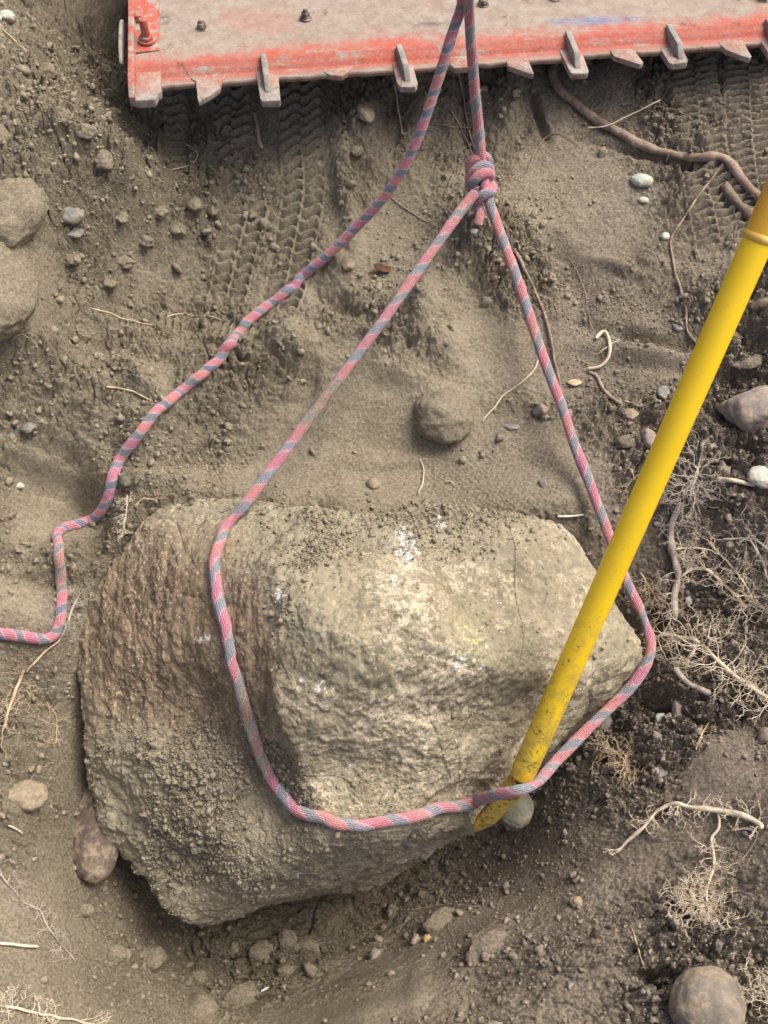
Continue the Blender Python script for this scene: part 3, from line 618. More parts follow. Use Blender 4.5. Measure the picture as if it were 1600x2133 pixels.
def hit(px, py):
    """first surface met along the sight line: boulder or ground -> point, normal, on_boulder"""
    d_ = rays([(px, py)])[0]; g_ = on_ground([(px, py)])[0]; tg = np.linalg.norm(g_-CAM)
    loc, nor, _, dist = BVH.ray_cast(Vector(CAM), Vector(d_).normalized(), 5)
    if loc is not None and dist < tg: return np.array(loc), np.array(nor), True
    e = .004; a, b = g_[0], g_[1]
    nn = np.array([-(gz(np.array([a+e]), np.array([b]))[0]-gz(np.array([a-e]), np.array([b]))[0])/(2*e), -(gz(np.array([a]), np.array([b+e]))[0]-gz(np.array([a]), np.array([b-e]))[0])/(2*e), 1]); nn /= np.linalg.norm(nn)
    return g_, nn, False

# ------------------------------------------------------------------ loose soil crumbs
def ico(sub_=1):
    bm = bmesh.new(); bmesh.ops.create_icosphere(bm, subdivisions=sub_, radius=1); bm.verts.ensure_lookup_table()
    V = np.array([v.co[:] for v in bm.verts]); F = np.array([[v.index for v in f.verts] for f in bm.faces]); bm.free(); return V, F
def crumbs(name, pos, size, damp_shade_v, sub_=1, seed=1):
    V, F = ico(sub_); r_ = np.random.default_rng(seed); n_ = len(pos); B_ = 24
    var = np.stack([V*(1+.28*r_.standard_normal((len(V), 1)))*(np.array([1, .85, .7])+.12*r_.standard_normal(3)) for _ in range(B_)])
    q = r_.standard_normal((n_, 4)); q /= np.linalg.norm(q, axis=1)[:, None]; w_, a, b, c = q.T
    R = np.stack([1-2*(b*b+c*c), 2*(a*b-c*w_), 2*(a*c+b*w_), 2*(a*b+c*w_), 1-2*(a*a+c*c), 2*(b*c-a*w_), 2*(a*c-b*w_), 2*(b*c+a*w_), 1-2*(a*a+b*b)], 1).reshape(-1, 3, 3)
    L = var[r_.integers(0, B_, n_)]*size[:, None, None]
    W_ = np.einsum('nij,nkj->nki', R, L)+pos[:, None, :]
    FF = (F[None]+np.arange(n_)[:, None, None]*len(V)).reshape(-1, 3)
    me = np_mesh(name, W_.reshape(-1, 3), FF, {'tone': np.repeat(r_.random(n_), len(V)), 'damp': np.repeat(damp_shade_v, len(V))})
    o = link(name, me, M['crumb'], smooth=False); o['kind'] = 'stuff'; return o
def scatter(nn, smin, smax, pw, thr, seed, lim=(-.50, .50, -.52, .62)):
    r_ = np.random.default_rng(seed); a = r_.uniform(lim[0], lim[1], nn); b = r_.uniform(lim[2], lim[3], nn)
    clump = fbm2(a, b, 11, 3, seed+70); keep = r_.random(nn) < np.clip((bil(RG, a, b)-thr)*1.1+clump*.55, .02, 1); a, b = a[keep], b[keep]
    s = smin*(1-r_.random(len(a))*(1-(smin/smax)**pw))**(-1/pw)
    return np.stack([a, b, gz(a, b)+s*.12], 1), s, bil(DG, a, b)
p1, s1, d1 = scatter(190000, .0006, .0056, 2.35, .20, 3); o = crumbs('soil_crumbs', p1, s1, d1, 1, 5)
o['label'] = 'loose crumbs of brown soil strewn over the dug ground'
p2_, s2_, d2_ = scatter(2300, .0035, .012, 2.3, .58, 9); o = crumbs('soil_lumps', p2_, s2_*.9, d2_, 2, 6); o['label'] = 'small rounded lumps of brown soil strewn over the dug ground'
# crumbs lying on the boulder
wt = np.clip(heap*1.25-.02, 0.012, 1)*sstep(.15, .5, NB2[:, 2])*np.clip(.5+fbm3(P2, 22, 3, 88), .02, 1.5); wt *= (bv < 1950)
r_ = np.random.default_rng(4); cs = np.cumsum(wt); pick = np.searchsorted(cs, r_.random(42000)*cs[-1])
sz = .0005*(1-r_.random(len(pick))*(1-(.0005/.0042)**2.3))**(-1/2.3)
pb = P2[pick]+NB2[pick]*(sz*.25)[:, None]+r_.normal(0, .0008, (len(pick), 3)); o = crumbs('boulder_crumbs', pb, sz, np.full(len(pick), .0), 1, 8)
o['label'] = 'dry crumbs of soil lying in heaps on the boulder'

# ------------------------------------------------------------------ stones and clods
def stone(name, px, py, rx, ry, mat, label, cat='stone', ang=0, tall=.7, facet=0.0, sink=.3, seed=0, sub_=4, group=None, z=None, lump=.12):
    r_ = np.random.default_rng(seed+int(px*7+py)); g_ = hit(px, py)[0] if z is None else atz(px, py, z)
    dpt = topix(g_)[1][0]; m = dpt*MPP; V, F = ico(sub_)
    if facet > 0:
        nd = r_.standard_normal((11, 3)); nd /= np.linalg.norm(nd, axis=1)[:, None]; di = r_.uniform(.62, .92, 11)
        q = di[None]/np.maximum(V@nd.T, .05); rad = -np.log(np.exp(-np.c_[q, np.full(len(V), 1.0)]*16).sum(1))/16
        V = V*(1+facet*(rad/rad.max()-1))[:, None]*1.06
    V = V*(1+lump*fbm3(V+seed, 1.3, 3, seed))[:, None]; V *= (1+.02*fbm3(V, 7, 2, seed+5))[:, None]
    a, b = rx*m, ry*m*1.12; c_ = min(a, b)*tall; V = V*np.array([a, b, c_])
    t = math.radians(-ang); V = np.stack([V[:, 0]*math.cos(t)-V[:, 1]*math.sin(t), V[:, 0]*math.sin(t)+V[:, 1]*math.cos(t), V[:, 2]], 1)
    me = np_mesh(name, V, F); o = link(name, me, mat); o.location = (g_[0], g_[1], g_[2]+c_*(1-2*sink)*.6)
    tag(o, label, cat, group); return o
S = stone
S('cobble', 1468, 2098, 74, 66, M['cob'], 'big smooth rounded cobble in the lower right corner', 'stone', -12, .85, .15, .18, 3, 5, lump=.05)
S('cobble', 1070, 1688, 40, 38, M['olive'], 'round olive grey cobble wedged under the tip of the yellow bar', 'stone', 20, .8, 0, .2, 4, 5, z=-.155, lump=.03)
S('stone', 1572, 858, 82, 46, M['mauve'], 'large grey rock at the right edge beside the yellow bar', 'stone', -4, 1.0, .8, .3, 6, 5)
S('stone', 1600, 998, 50, 26, M['white'], 'flat chalky white stone at the right edge above the roots', 'stone', 8, .6, .9, .25, 9, 5)
S('stone', 152, 452, 25, 20, M['grey'], 'dark grey blocky stone on the left bank, larger of a touching pair', 'stone', 10, .8, .9, .25, 2)
S('stone', 156, 486, 20, 11, M['grey'], 'small flat grey stone just below the blocky grey stone', 'stone', -10, .7, .8, .3, 5)
S('pebble', 1337, 378, 23, 15, M['green'], 'smooth oval pale green pebble below the thick root', 'pebble', 8, .7, .0, .3, 3, lump=.05)
S('pebble', 1340, 418, 11, 7, M['green'], 'tiny pale pebble just below the oval green pebble', 'pebble', 15, .7, .2, .3, 8)
S('pebble', 1385, 495, 9, 8, M['white'], 'small white pebble where the thin root bends', 'pebble', 0, .8, .4, .25, 8)
S('pebble', 60, 892, 15, 13, M['grey'], 'grey squarish pebble on the left edge of the pit', 'pebble', 12, .8, .9, .25, 12)
S('pebble', 24, 910, 8, 7, M['grey'], 'small grey pebble left of the squarish grey pebble', 'pebble', 0, .8, .5, .3, 13)
S('pebble', 262, 1004, 13, 12, M['olive'], 'round green grey pebble touching the loose rope', 'pebble', 0, .9, .1, .2, 14, lump=.05)
S('pebble', 41, 1013, 9, 7, M['pale'], 'small pale pebble in the hollow left of the loose rope', 'pebble', 0, .8, .2, .3, 15)
S('pebble', 123, 624, 12, 8, M['dusty'], 'small tan pebble on the left bank', 'pebble', 15, .8, .3, .3, 16)
S('pebble', 237, 765, 9, 9, M['red'], 'small reddish pebble above the loose rope', 'pebble', 0, .9, .2, .25, 17)
S('stone', 778, 1010, 14, 12, M['tan'], 'brown rounded pebble just behind the boulder', 'pebble', 0, .9, .2, .25, 18)
S('pebble', 1131, 1007, 10, 9, M['grey'], 'small grey pebble behind the boulder near the right rope leg', 'pebble', 0, .9, .8, .2, 19)
S('stone', 925, 850, 64, 56, M['bank'], 'wedge shaped half buried stone between the two rope legs', 'stone', 35, .8, .5, .72, 20, 5)
S('stone', 50, 1660, 48, 30, M['dusty'], 'half buried yellowish stone in the left pit wall', 'stone', 5, .8, .5, .35, 21, 5)
S('stone', 203, 1735, 56, 92, M['red'], 'reddish stone tucked under the lower left side of the boulder', 'stone', -8, 1.0, .35, .35, 22, 5, z=-.17, lump=.06)
S('stone', 920, 1922, 46, 24, M['clod'], 'long flat clod stuck in the pit floor below the boulder', 'clod', -22, .8, .7, .35, 23, 5)
S('clod', 1018, 1975, 50, 32, M['cloddamp'], 'broad flat clod of soil right of the long flat one', 'clod', -20, .5, .6, .4, 24, 5, lump=.2)
S('pebble', 889, 1956, 9, 8, M['orange'], 'tiny orange pebble in the pit below the boulder', 'pebble', 0, .9, .7, .2, 25)
S('stone', 1380, 1616, 20, 17, M['grey'], 'grey angular stone in the dark soil right of the boulder', 'stone', -30, .8, 1, .25, 26)
S('pebble', 1376, 1497, 10, 12, M['green'], 'bluish chip of stone in the dark soil beside the rope', 'pebble', 20, .7, 1, .25, 27)
S('stone', 1411, 1486, 11, 30, M['mauve'], 'elongated grey stone standing on end below the root tuft', 'stone', 5, 1.2, .4, .3, 28)
S('stone', 1262, 1502, 16, 18, M['grey'], 'grey stone in shadow beside the taut rope under the boulder', 'stone', 30, .8, .6, .3, 29)
S('pebble', 1200, 1880, 14, 11, M['tan'], 'tan lump of stone on the lower slope', 'pebble', 10, .9, .5, .25, 30)
S('stone', 1352, 918, 17, 22, M['mauve'], 'grey stone peeping out left of the yellow bar', 'stone', -20, 1, .5, .25, 31)
S('stone', 1302, 921, 20, 13, M['cloddamp'], 'brown angular clod left of the yellow bar', 'clod', 10, .9, .9, .2, 32)
S('pebble', 1382, 820, 15, 15, M['grey'], 'blue grey pebble left of the yellow bar', 'pebble', 0, .7, .8, .3, 33)
S('pebble', 1413, 683, 12, 8, M['grey'], 'small grey pebble beside the thin wavy root', 'pebble', 10, .7, .5, .3, 34)
S('pebble', 1312, 865, 18, 12, M['tan'], 'brown stone between the curled root and the yellow bar', 'pebble', -10, .8, .7, .3, 35)
S('stone', 17, 38, 18, 14, M['pale'], 'pale stone in the top left corner', 'stone', 20, .8, .5, .3, 36)
S('stone', -6, 42, 10, 12, M['pale'], 'paler chip cut by the left edge at the top left corner', 'stone', 0, .8, .5, .3, 37)
S('stone', 2, 285, 22, 32, M['bank'], 'smooth yellowish stone at the left edge of the bank', 'stone', -20, .9, .5, .3, 38, 5)
S('rock', 2, 400, 86, 104, M['bank'], 'big dust covered rock bulging from the left bank', 'rock', -12, .8, .45, .95, 39, 5, lump=.14)
S('rock', -28, 590, 82, 104, M['bank'], 'smooth dust covered rock low on the left edge', 'rock', 8, .8, .4, .95, 40, 5, lump=.14)
S('stone', 762, 238, 16, 24, M['dusty'], 'pale wedge of stone in the bank below the red bucket', 'stone', -25, .8, .8, .3, 41)
S('stone', 722, 552, 16, 13, M['dusty'], 'tan stone just right of the loose rope', 'stone', 25, .9, .6, .3, 42)
S('stone', 745, 318, 15, 13, M['clod'], 'brown clod on the ridge right of the tyre print', 'clod', 0, .9, .6, .3, 43)
S('clod', 408, 432, 17, 15, M['clod'], 'left one of two brown clods in the tyre print', 'clod', 0, .9, .6, .3, 44, lump=.2)
S('clod', 446, 440, 12, 14, M['clod'], 'right one of two brown clods in the tyre print', 'clod', 0, .9, .4, .3, 45)
S('pebble', 1194, 1105, 1, 1, M['tan'], None) if False else None
S('pebble', 1067, 888, 16, 8, M['grey'], 'flat blue grey pebble flush with the trodden soil', 'pebble', 5, .4, .2, .4, 46)
S('pebble', 990, 486, 13, 9, M['pale'], 'pale grit stone under the rope tail', 'pebble', 10, .7, .4, .35, 47)
S('pebble', 1433, 1250, 8, 9, M['green'], 'blue grey chip beside the dark root', 'pebble', 0, .7, .9, .25, 48)
S('pebble', 1370, 1092, 8, 6, M['pale'], 'pale pebble between the yellow bar and the vertical root', 'pebble', 0, .8, .3, .25, 49)
S('clod', 1505, 700, 32, 14, M['cloddamp'], 'elongated grey clod right of the yellow bar', 'clod', 12, .9, .6, .3, 50, lump=.2)
S('clod', 1560, 757, 34, 15, M['cloddamp'], 'rough twisted clod above the large grey rock', 'clod', -20, .9, .6, .25, 51, lump=.25)
S('clod', 1280, 905, 1, 1, M['mauve'], None) if False else None
for k, (a, b, ra, rb, an, lb) in enumerate([
        (545, 1985, 30, 26, 20, 'squarish clod in the pit floor, leftmost of the four below the boulder'), (598, 1958, 22, 20, -20, 'small clod right against the underside of the boulder'),
        (640, 1975, 30, 24, 10, 'blocky clod in the middle of the pit floor row'), (598, 2022, 28, 15, -8, 'flat clod lying below the blocky ones in the pit'),
        (410, 2035, 20, 16, 0, 'clod beside the dark hollow of the pit floor'), (310, 2000, 34, 22, -20, 'broad clod at the foot of the left slope'),
        (245, 1990, 26, 17, 10, 'clod on the left slope below the boulder'), (505, 2075, 42, 24, -10, 'widest clod in the pit near the white sliver'),
        (420, 2110, 40, 34, 20, 'large rounded clod at the bottom edge of the photo'), (175, 1895, 20, 12, 0, 'thin clod left of the boulder foot')]):
    S('clod', a, b, ra, rb, M['clod'], lb, 'clod', an, .7, .8, .35, 60+k, 4, 'clods on the pit floor', lump=.18)

CL = ['rounded brown clod on the ridge left of the tyre print, biggest on the bank', 'brown clod on the inner slope beside the tyre print, below the biggest clod', 'brown clod near the top of the left bank, just above the biggest clod', 'small brown clod at the left border of the tyre print', 'flat brown clod level with the gap between the two buried rocks', 'small brown clod inside the left tyre print edge', 'brown clod highest on the ridge, below the left end of the bucket', 'small brown clod right of the dark grey blocky stone', 'brown clod directly below the two touching grey stones', 'wide brown clod above the left one of the two thin tan roots', 'small brown clod just above the start of the left thin tan root', 'brown clod on the upper bank below the pale corner stone']
for k, (a, b, ra, rb, an) in enumerate([(215, 335, 24, 18, 20), (262, 372, 20, 15, -30), (180, 275, 26, 17, 10), (330, 445, 20, 16, 40), (300, 500, 24, 15, 15), (372, 478, 18, 15, 0), (130, 245, 22, 16, -15), (250, 455, 17, 14, 30), (150, 540, 22, 14, 20), (260, 545, 26, 14, 12), (225, 595, 20, 13, -10), (95, 150, 24, 18, 20)]):
    S('clod', a, b, ra, rb, M['clod'], CL[k], 'clod', an, .75, .95, .42, 90+k, 4, 'clods tumbled on the left bank', lump=.25)

# ------------------------------------------------------------------ roots
def ground_path(pts, lift=0.0, wob=0.0, seed=0):
    """pts: (px,py[,lift_m]) -> world points on the ground"""
    pr = [(p[0], p[1]) for p in pts]; dens = catmull(np.c_[np.array(pr, float), [p[2] if len(p) > 2 else lift for p in pts]], 7.0)
    W_ = np.array([hit(q[0], q[1])[0] for q in dens]); W_[:, 2] += dens[:, 2]
    W_ = smooth_path(W_, 2)
    if wob:
        r_ = np.random.default_rng(seed); n_ = r_.standard_normal((len(W_), 3))*wob; W_[1:-1] += smooth_path(n_, 2)[1:-1]
    return W_
def root_tube(W_, r0, r1, seed=0, K=9, knob=.12, step=.002):
    Q, s = resample(catmull(W_, step), step); t = s/s[-1]; r_ = np.random.default_rng(seed)
    R = (r0+(r1-r0)*t)*(1+knob*np.interp(s, np.linspace(0, s[-1], max(4, int(s[-1]/.010))), r_.standard_normal(max(4, int(s[-1]/.010)))))
    R[-1] *= .3; R[0] *= .6
    V, F, *_ = tube(Q, np.maximum(R, .0002), K); return V, F
def hairs(src, nrm_dir, L, r0, seed, levels=2, spread=1.0, up_=.25, steps=7, curl=.28):
    """branching rootlets starting from points src"""
    r_ = np.random.default_rng(seed); out = []
    def grow(p, d_, l, rad, lv):
        q = [p]; st = l/steps
        for k in range(steps):
            d_ = d_+r_.normal(0, curl, 3)*np.array([1, 1, .5]); d_ /= np.linalg.norm(d_); p = p+d_*st
            gq = gz(np.array([p[0]]), np.array([p[1]]))[0]+.0006
            if p[2] < gq: p = np.array([p[0], p[1], gq]); d_[2] = abs(d_[2])*.3
            q.append(p)
            if lv > 0 and k > 0 and r_.random() < .55:
                s_ = r_.choice([-1, 1]); dd = d_+s_*spread*np.array([-d_[1], d_[0], r_.normal(0, .4)]); grow(p, dd/np.linalg.norm(dd), l*r_.uniform(.3, .55), rad*.65, lv-1)
        q = np.array(q); out.append(tube(q, np.linspace(rad, rad*.35, len(q)), 4)[:2])
    for p in src:
        a = r_.uniform(0, 2*math.pi) if nrm_dir is None else nrm_dir+r_.normal(0, .7)
        grow(np.array(p), np.array([math.cos(a), math.sin(a), up_*r_.random()]), L*r_.uniform(.5, 1.2), r0*r_.uniform(.7, 1.2), levels)
    return merge(out)
def root(name, pts, r0, r1, mat, label, cat='root', lift=.002, seed=0, fringe=None, group=None, wob=.0006, K=9, knob=.12, extra=()):
    """pts along the pixel path; radii in pixels; fringe=(count, length_px, levels, radius_px)"""
    W_ = ground_path(pts, lift, wob, seed); m = 1.15*MPP; parts = [root_tube(W_, r0*m, r1*m, seed, K, knob)]
    for (ep, a, b) in extra: parts.append(root_tube(ground_path(ep, lift, wob, seed+5), a*m, b*m, seed+3, 7, knob))
    V, F = merge(parts); V0_, F0_ = V, F; o = link(name, np_mesh(name, V, F), mat); tag(o, label, cat, group)
    if fringe:
        n_, L, lv, rr = fringe; r_ = np.random.default_rng(seed+1); allp = np.vstack([W_]+[ground_path(e[0], lift) for e in extra]); src = allp[r_.integers(0, len(allp), n_)]
        V, F = hairs(src, None, L*m*1.1, rr*m*1.25, seed+2, lv)
        if n_ <= 26:
            VV, FF = merge([(V0_, F0_), (V, F)]); o.data = np_mesh(name, VV, FF); o.data.materials.append(mat); o.data.polygons.foreach_set('use_smooth', np.ones(len(FF), bool)); return o
        h_ = link('rootlets', np_mesh('rootlets', V, F), M['roottan'] if mat is M['root'] else mat); h_.parent = o
    return o
root('root', [(1148, 60), (1146, 110), (1152, 140), (1148, 165), (1162, 192), (1196, 222), (1240, 258), (1290, 285), (1345, 314), (1400, 330), (1452, 337), (1497, 334), (1522, 352), (1545, 385), (1572, 412), (1605, 442), (1660, 490)], 10.5, 10, M['root'],
     'thick grey brown root snaking from under the bucket to the yellow bar', lift=.006, seed=1, fringe=(26, 26, 1, .9), K=16, knob=.10)
root('root', [(1505, 385), (1530, 420), (1560, 448), (1600, 476), (1660, 510)], 12, 14, M['rootdark'], 'short knobbly root running beneath the thick root by the yellow bar', lift=.002, seed=2, K=14)
root('root', [(1222, 283), (1262, 279), (1300, 262), (1340, 243), (1372, 225)], 1.8, 2.0, M['rootpale'], 'pale thin root crossing over the thick root', lift=.012, seed=3)
root('root', [(1372, 225), (1405, 232), (1440, 250), (1470, 282)], 2.0, 1.2, M['root'], 'brown thin root lying above the bend of the thick root', seed=4)
root('root', [(1098, 362), (1110, 330), (1130, 295), (1160, 280), (1185, 290), (1206, 310)], 1.7, 1.2, M['root'], 'arched thin root between the knot and the thick root', lift=.003, seed=5)
root('root', [(1505, 345), (1480, 380), (1448, 420), (1415, 470), (1396, 505), (1403, 555), (1418, 610), (1428, 655), (1430, 690), (1445, 715), (1465, 735)], 2.4, 2.8, M['root'], 'long thin wavy root running down past the white pebble', lift=.003, seed=6, fringe=(8, 18, 1, .7))
root('root', [(1072, 525), (1095, 570), (1120, 625), (1140, 680), (1152, 740), (1165, 800), (1178, 850)], 4.2, 2.6, M['root'], 'long brown root running beside the right leg of the rope', lift=.004, seed=7, fringe=(14, 34, 1, .8))
root('root', [(1122, 750), (1112, 775), (1085, 800), (1050, 825), (1030, 850), (1005, 880)], 3.0, 1.2, M['rootpale'], 'pale forked rootlet between the two rope legs', lift=.003, seed=8)
root('root', [(1240, 710), (1258, 692), (1268, 715), (1268, 745), (1250, 768), (1222, 772)], 4.6, 3.2, M['rootpale'], 'hook shaped tan root lying on trodden soil right of the rope', lift=.004, seed=9, extra=[([(1245, 742), (1270, 725), (1290, 712)], 1.6, 1.0)])
root('root', [(1225, 776), (1245, 786), (1255, 810), (1275, 832), (1296, 845)], 4.5, 4.0, M['root'], 'short curved brown root below the hook shaped one', seed=10, extra=[([(1300, 838), (1320, 843), (1332, 852), (1342, 845)], 3.5, 3.0)])
root('root', [(1288, 520), (1300, 530)], 1, 1, M['root'], None) if False else None
root('root', [(192, 646), (230, 655), (265, 668), (322, 680)], 2.2, 1.2, M['roottan'], 'thin tan root above the loose rope, left one of two', seed=11, fringe=(5, 18, 1, .6))
root('root', [(345, 665), (368, 656), (400, 660), (435, 660), (468, 672)], 1.8, 1.2, M['roottan'], 'thin tan root above the loose rope, right one of two', seed=12)
root('root', [(222, 808), (255, 812), (285, 822), (318, 838)], 2.6, 1.6, M['roottan'], 'short brown rootlet ending at the loose rope', seed=13)
root('root', [(360, 355), (385, 352), (408, 340), (415, 322), (400, 308), (385, 302)], 1.8, 1.2, M['rootpale'], 'curled pale rootlet in the left tyre print', seed=14)
root('root', [(532, 245), (538, 280), (540, 300), (548, 318)], 3.5, 4.5, M['roottan'], 'frayed root stub standing in the tyre print', lift=.006, seed=15, fringe=(10, 26, 1, .8))
root('root', [(816, 165), (826, 200), (830, 240), (838, 285)], 2.4, 1.6, M['roottan'], 'thin root hanging down below the middle bucket tooth', lift=.004, seed=16)
root('root', [(955, 150), (962, 190), (970, 240), (980, 290), (992, 325)], 2.6, 1.6, M['root'], 'brown root running down behind the taut rope above the knot', lift=.004, seed=17, extra=[([(940, 235), (955, 265), (968, 290), (985, 330)], 1.4, 1.1), ([(905, 262), (940, 270), (985, 272)], 1.5, 1.1)])
root('root', [(0, 60), (20, 78), (42, 98), (60, 112)], 1.8, 1.8, M['roottan'], 'straight twig like root near the top left corner', seed=18)
root('root', [(815, 415), (850, 440), (880, 458), (910, 475)], 1.4, 1.4, M['root'], 'short rootlet between the loose rope and the left leg', seed=19, fringe=(6, 20, 1, .6))
root('root', [(874, 958), (884, 985), (872, 1035)], 1.0, 1.4, M['rootpale'], 'single upright pale rootlet behind the boulder', lift=.004, seed=20)
root('root', [(928, 1005), (940, 1003), (948, 1015)], 1.6, 1.2, M['rootpale'], 'tiny curved rootlet behind the boulder', seed=21)
root('root', [(1190, 545), (1215, 600), (1225, 660), (1240, 700)], 1.0, 1.0, M['root'], 'hair thin root in the trodden soil right of the rope', seed=22, fringe=(10, 26, 1, .6))
root('root', [(1262, 1125), (1268, 1100)], 1, 1, M['root'], None) if False else None
# right-hand tangle
root('root', [(1418, 1055), (1405, 1075), (1395, 1105), (1396, 1150), (1408, 1195), (1412, 1215), (1400, 1245), (1402, 1280), (1400, 1300)], 7.5, 7, M['rootgrey'], 'thick upright grey root rising from the soil right of the yellow bar', lift=.008, seed=30, fringe=(30, 50, 2, 1.0), K=12)
root('root_tuft', [(1420, 1050), (1440, 1020), (1448, 990)], 5, 3, M['rootgrey'], 'dense bristly tuft of pale rootlets near the white stone', 'roots', lift=.012, seed=31, fringe=(48, 70, 2, 1.1))
root('root', [(1490, 1003), (1530, 1008), (1570, 1018)], 4.5, 5.0, M['rootpale'], 'pale tapering root end pointing at the white stone', lift=.006, seed=32)
root('root', [(1402, 1150), (1450, 1146), (1495, 1160), (1520, 1185), (1550, 1225), (1575, 1275)], 2.2, 1.3, M['rootpale'], 'upper of two pale branching roots fanning right from the upright root', lift=.006, seed=33, fringe=(38, 46, 2, .9))
root('root', [(1412, 1212), (1440, 1192), (1470, 1195), (1500, 1220), (1530, 1250), (1548, 1268), (1562, 1290)], 3.0, 3.4, M['rootpale'], 'lower of two pale branching roots fanning right, ending in a split tip', lift=.008, seed=34, fringe=(38, 46, 2, .9))
root('root', [(1500, 1132), (1560, 1130), (1590, 1150), (1630, 1180)], 2.4, 2.2, M['rootgrey'], 'grey root entering from the right edge above the fan of roots', lift=.008, seed=35, fringe=(34, 50, 2, .9), extra=[([(1558, 1130), (1585, 1180), (1600, 1225), (1640, 1240)], 2.2, 2.2)])
root('root_tuft', [(1370, 1330), (1410, 1335), (1450, 1345), (1490, 1385), (1530, 1420), (1575, 1450), (1620, 1480)], 4.0, 5.0, M['rootpale'], 'bushy straw coloured root mass trailing to the lower right from the rope', 'roots', lift=.010, seed=36, fringe=(70, 66, 2, 1.2))
root('root', [(1405, 1395), (1425, 1420), (1450, 1435), (1480, 1448)], 7, 6, M['rootgrey'], 'stout grey root half buried under the bushy root mass', lift=.003, seed=37, K=12)
root('root_tuft', [(1330, 1200), (1350, 1230), (1365, 1260), (1380, 1300)], 1.5, 1.2, M['roottan'], 'wispy brown rootlets against the rope at the boulder shoulder', 'roots', lift=.008, seed=38, fringe=(30, 52, 2, .8))
root('root_tuft', [(1380, 950), (1310, 1010), (1300, 1030)], 1.2, 1.0, M['roottan'], 'wispy rootlets left of the yellow bar', 'roots', lift=.004, seed=39, fringe=(16, 40, 2, .8))
root('root_tuft', [(1260, 1560), (1290, 1580), (1300, 1600)], 1.6, 1.2, M['roottan'], 'brown rootlets in the dark hollow beside the rope', 'roots', lift=.010, seed=40, fringe=(36, 44, 2, .8))
root('root', [(1540, 1290), (1590, 1270), (1640, 1250)], 1.5, 1.5, M['rootgrey'], 'fine root entering from the right edge below the fan', lift=.006, seed=41, fringe=(14, 40, 2, .8))
# lower right roots
root('root', [(1280, 1780), (1310, 1752), (1340, 1725), (1360, 1700), (1385, 1682), (1405, 1678), (1440, 1688), (1475, 1690), (1510, 1695), (1545, 1705), (1575, 1718), (1582, 1732)], 3.0, 6.0, M['rootpale'], 'pale crooked root lying across the lower right slope', lift=.008, seed=42, fringe=(30, 34, 2, .9), K=12, knob=.18)
root('root', [(1576, 1736), (1555, 1728), (1520, 1732)], 3.0, 1.5, M['rootgrey'], 'short grey root curling back under the pale crooked root', lift=.004, seed=43)
root('root', [(1492, 1700), (1496, 1730), (1480, 1745), (1482, 1775), (1484, 1810), (1472, 1850), (1468, 1885)], 2.4, 2.4, M['rootpale'], 'pale root dropping from the crooked one into a bristly ball', lift=.006, seed=44, fringe=(20, 34, 2, .9))
root('root_tuft', [(1440, 1870), (1450, 1895), (1470, 1890)], 3, 2, M['rootpale'], 'bristly ball of pale rootlets on the lower right slope', 'roots', lift=.008, seed=45, fringe=(56, 50, 2, 1.0))
root('root', [(1500, 1810), (1540, 1795), (1572, 1750), (1582, 1700), (1572, 1650)], 1.2, 1.2, M['root'], 'hair thin dark root arcing round the right of the crooked root', lift=.004, seed=46)
root('root', [(1448, 1565), (1462, 1530), (1475, 1508)], 2.0, 1.6, M['roottan'], 'short orange tinted root above the smooth soil patch', lift=.004, seed=47, fringe=(6, 20, 1, .8))
root('root', [(1315, 1935), (1330, 1985), (1343, 2025)], 1.2, 1.2, M['roottan'], 'thin straight root low on the lower right slope', lift=.003, seed=48)
root('root_tuft', [(1560, 2060), (1580, 2075), (1620, 2090)], 2, 2, M['rootpale'], 'pale rootlets at the right edge beside the big cobble', 'roots', lift=.006, seed=49, fringe=(34, 40, 2, .9))
root('root', [(810, 1892), (860, 1895), (930, 1885), (1000, 1890)], .9, .9, M['roottan'], 'hair thin root stretched across the pit below the boulder', lift=.003, seed=50)
# left side roots
root('root', [(-20, 2098), (30, 2100), (70, 2110), (110, 2118), (160, 2128), (210, 2138)], 2.4, 2.6, M['rootpale'], 'pale root lying along the bottom left corner', lift=.006, seed=51, fringe=(34, 34, 2, .9))
root('root', [(-20, 1965), (20, 1968), (55, 1972), (84, 1974)], 2.6, 3.0, M['rootpale'], 'short straight pale root stub poking in from the left edge', lift=.006, seed=52)
root('root', [(-10, 1810), (25, 1850), (55, 1885), (85, 1895), (100, 1930), (130, 1970), (160, 2005)], 1.8, 1.2, M['rootgrey'], 'grey branching root running down the left slope', lift=.004, seed=53, fringe=(44, 26, 2, .8))
root('root', [(55, 1400), (40, 1440), (25, 1480), (12, 1525)], 3.4, 2.6, M['roottan'], 'straight reddish brown root leaning in the left pit wall', lift=.008, seed=54, fringe=(20, 46, 2, .8))
root('root', [(128, 1335), (100, 1360), (75, 1385), (55, 1405)], 2.2, 2.6, M['roottan'], 'brown root leading down from the corner of the loose rope', lift=.005, seed=55)
root('root', [(165, 1250), (150, 1275), (145, 1300), (128, 1335)], 2.4, 2.2, M['rootgrey'], 'frayed root between the loose rope and the boulder', lift=.005, seed=56, fringe=(34, 30, 2, .8))
root('root', [(268, 1040), (265, 1080), (258, 1120)], 1.6, 1.2, M['rootpale'], 'frosty pale rootlet standing left of the boulder top', lift=.008, seed=57, fringe=(26, 20, 1, .8))
root('root', [(285, 1055), (300, 1040), (330, 1045), (350, 1040)], 1.8, 1.2, M['roottan'], 'brown rootlet lying on the upper left corner of the boulder', lift=.003, seed=58, fringe=(10, 20, 1, .7))
root('root', [(20, 1722), (36, 1728), (50, 1740)], 2.2, 1.5, M['rootpale'], 'tiny pale root end below the yellowish stone', lift=.004, seed=59)
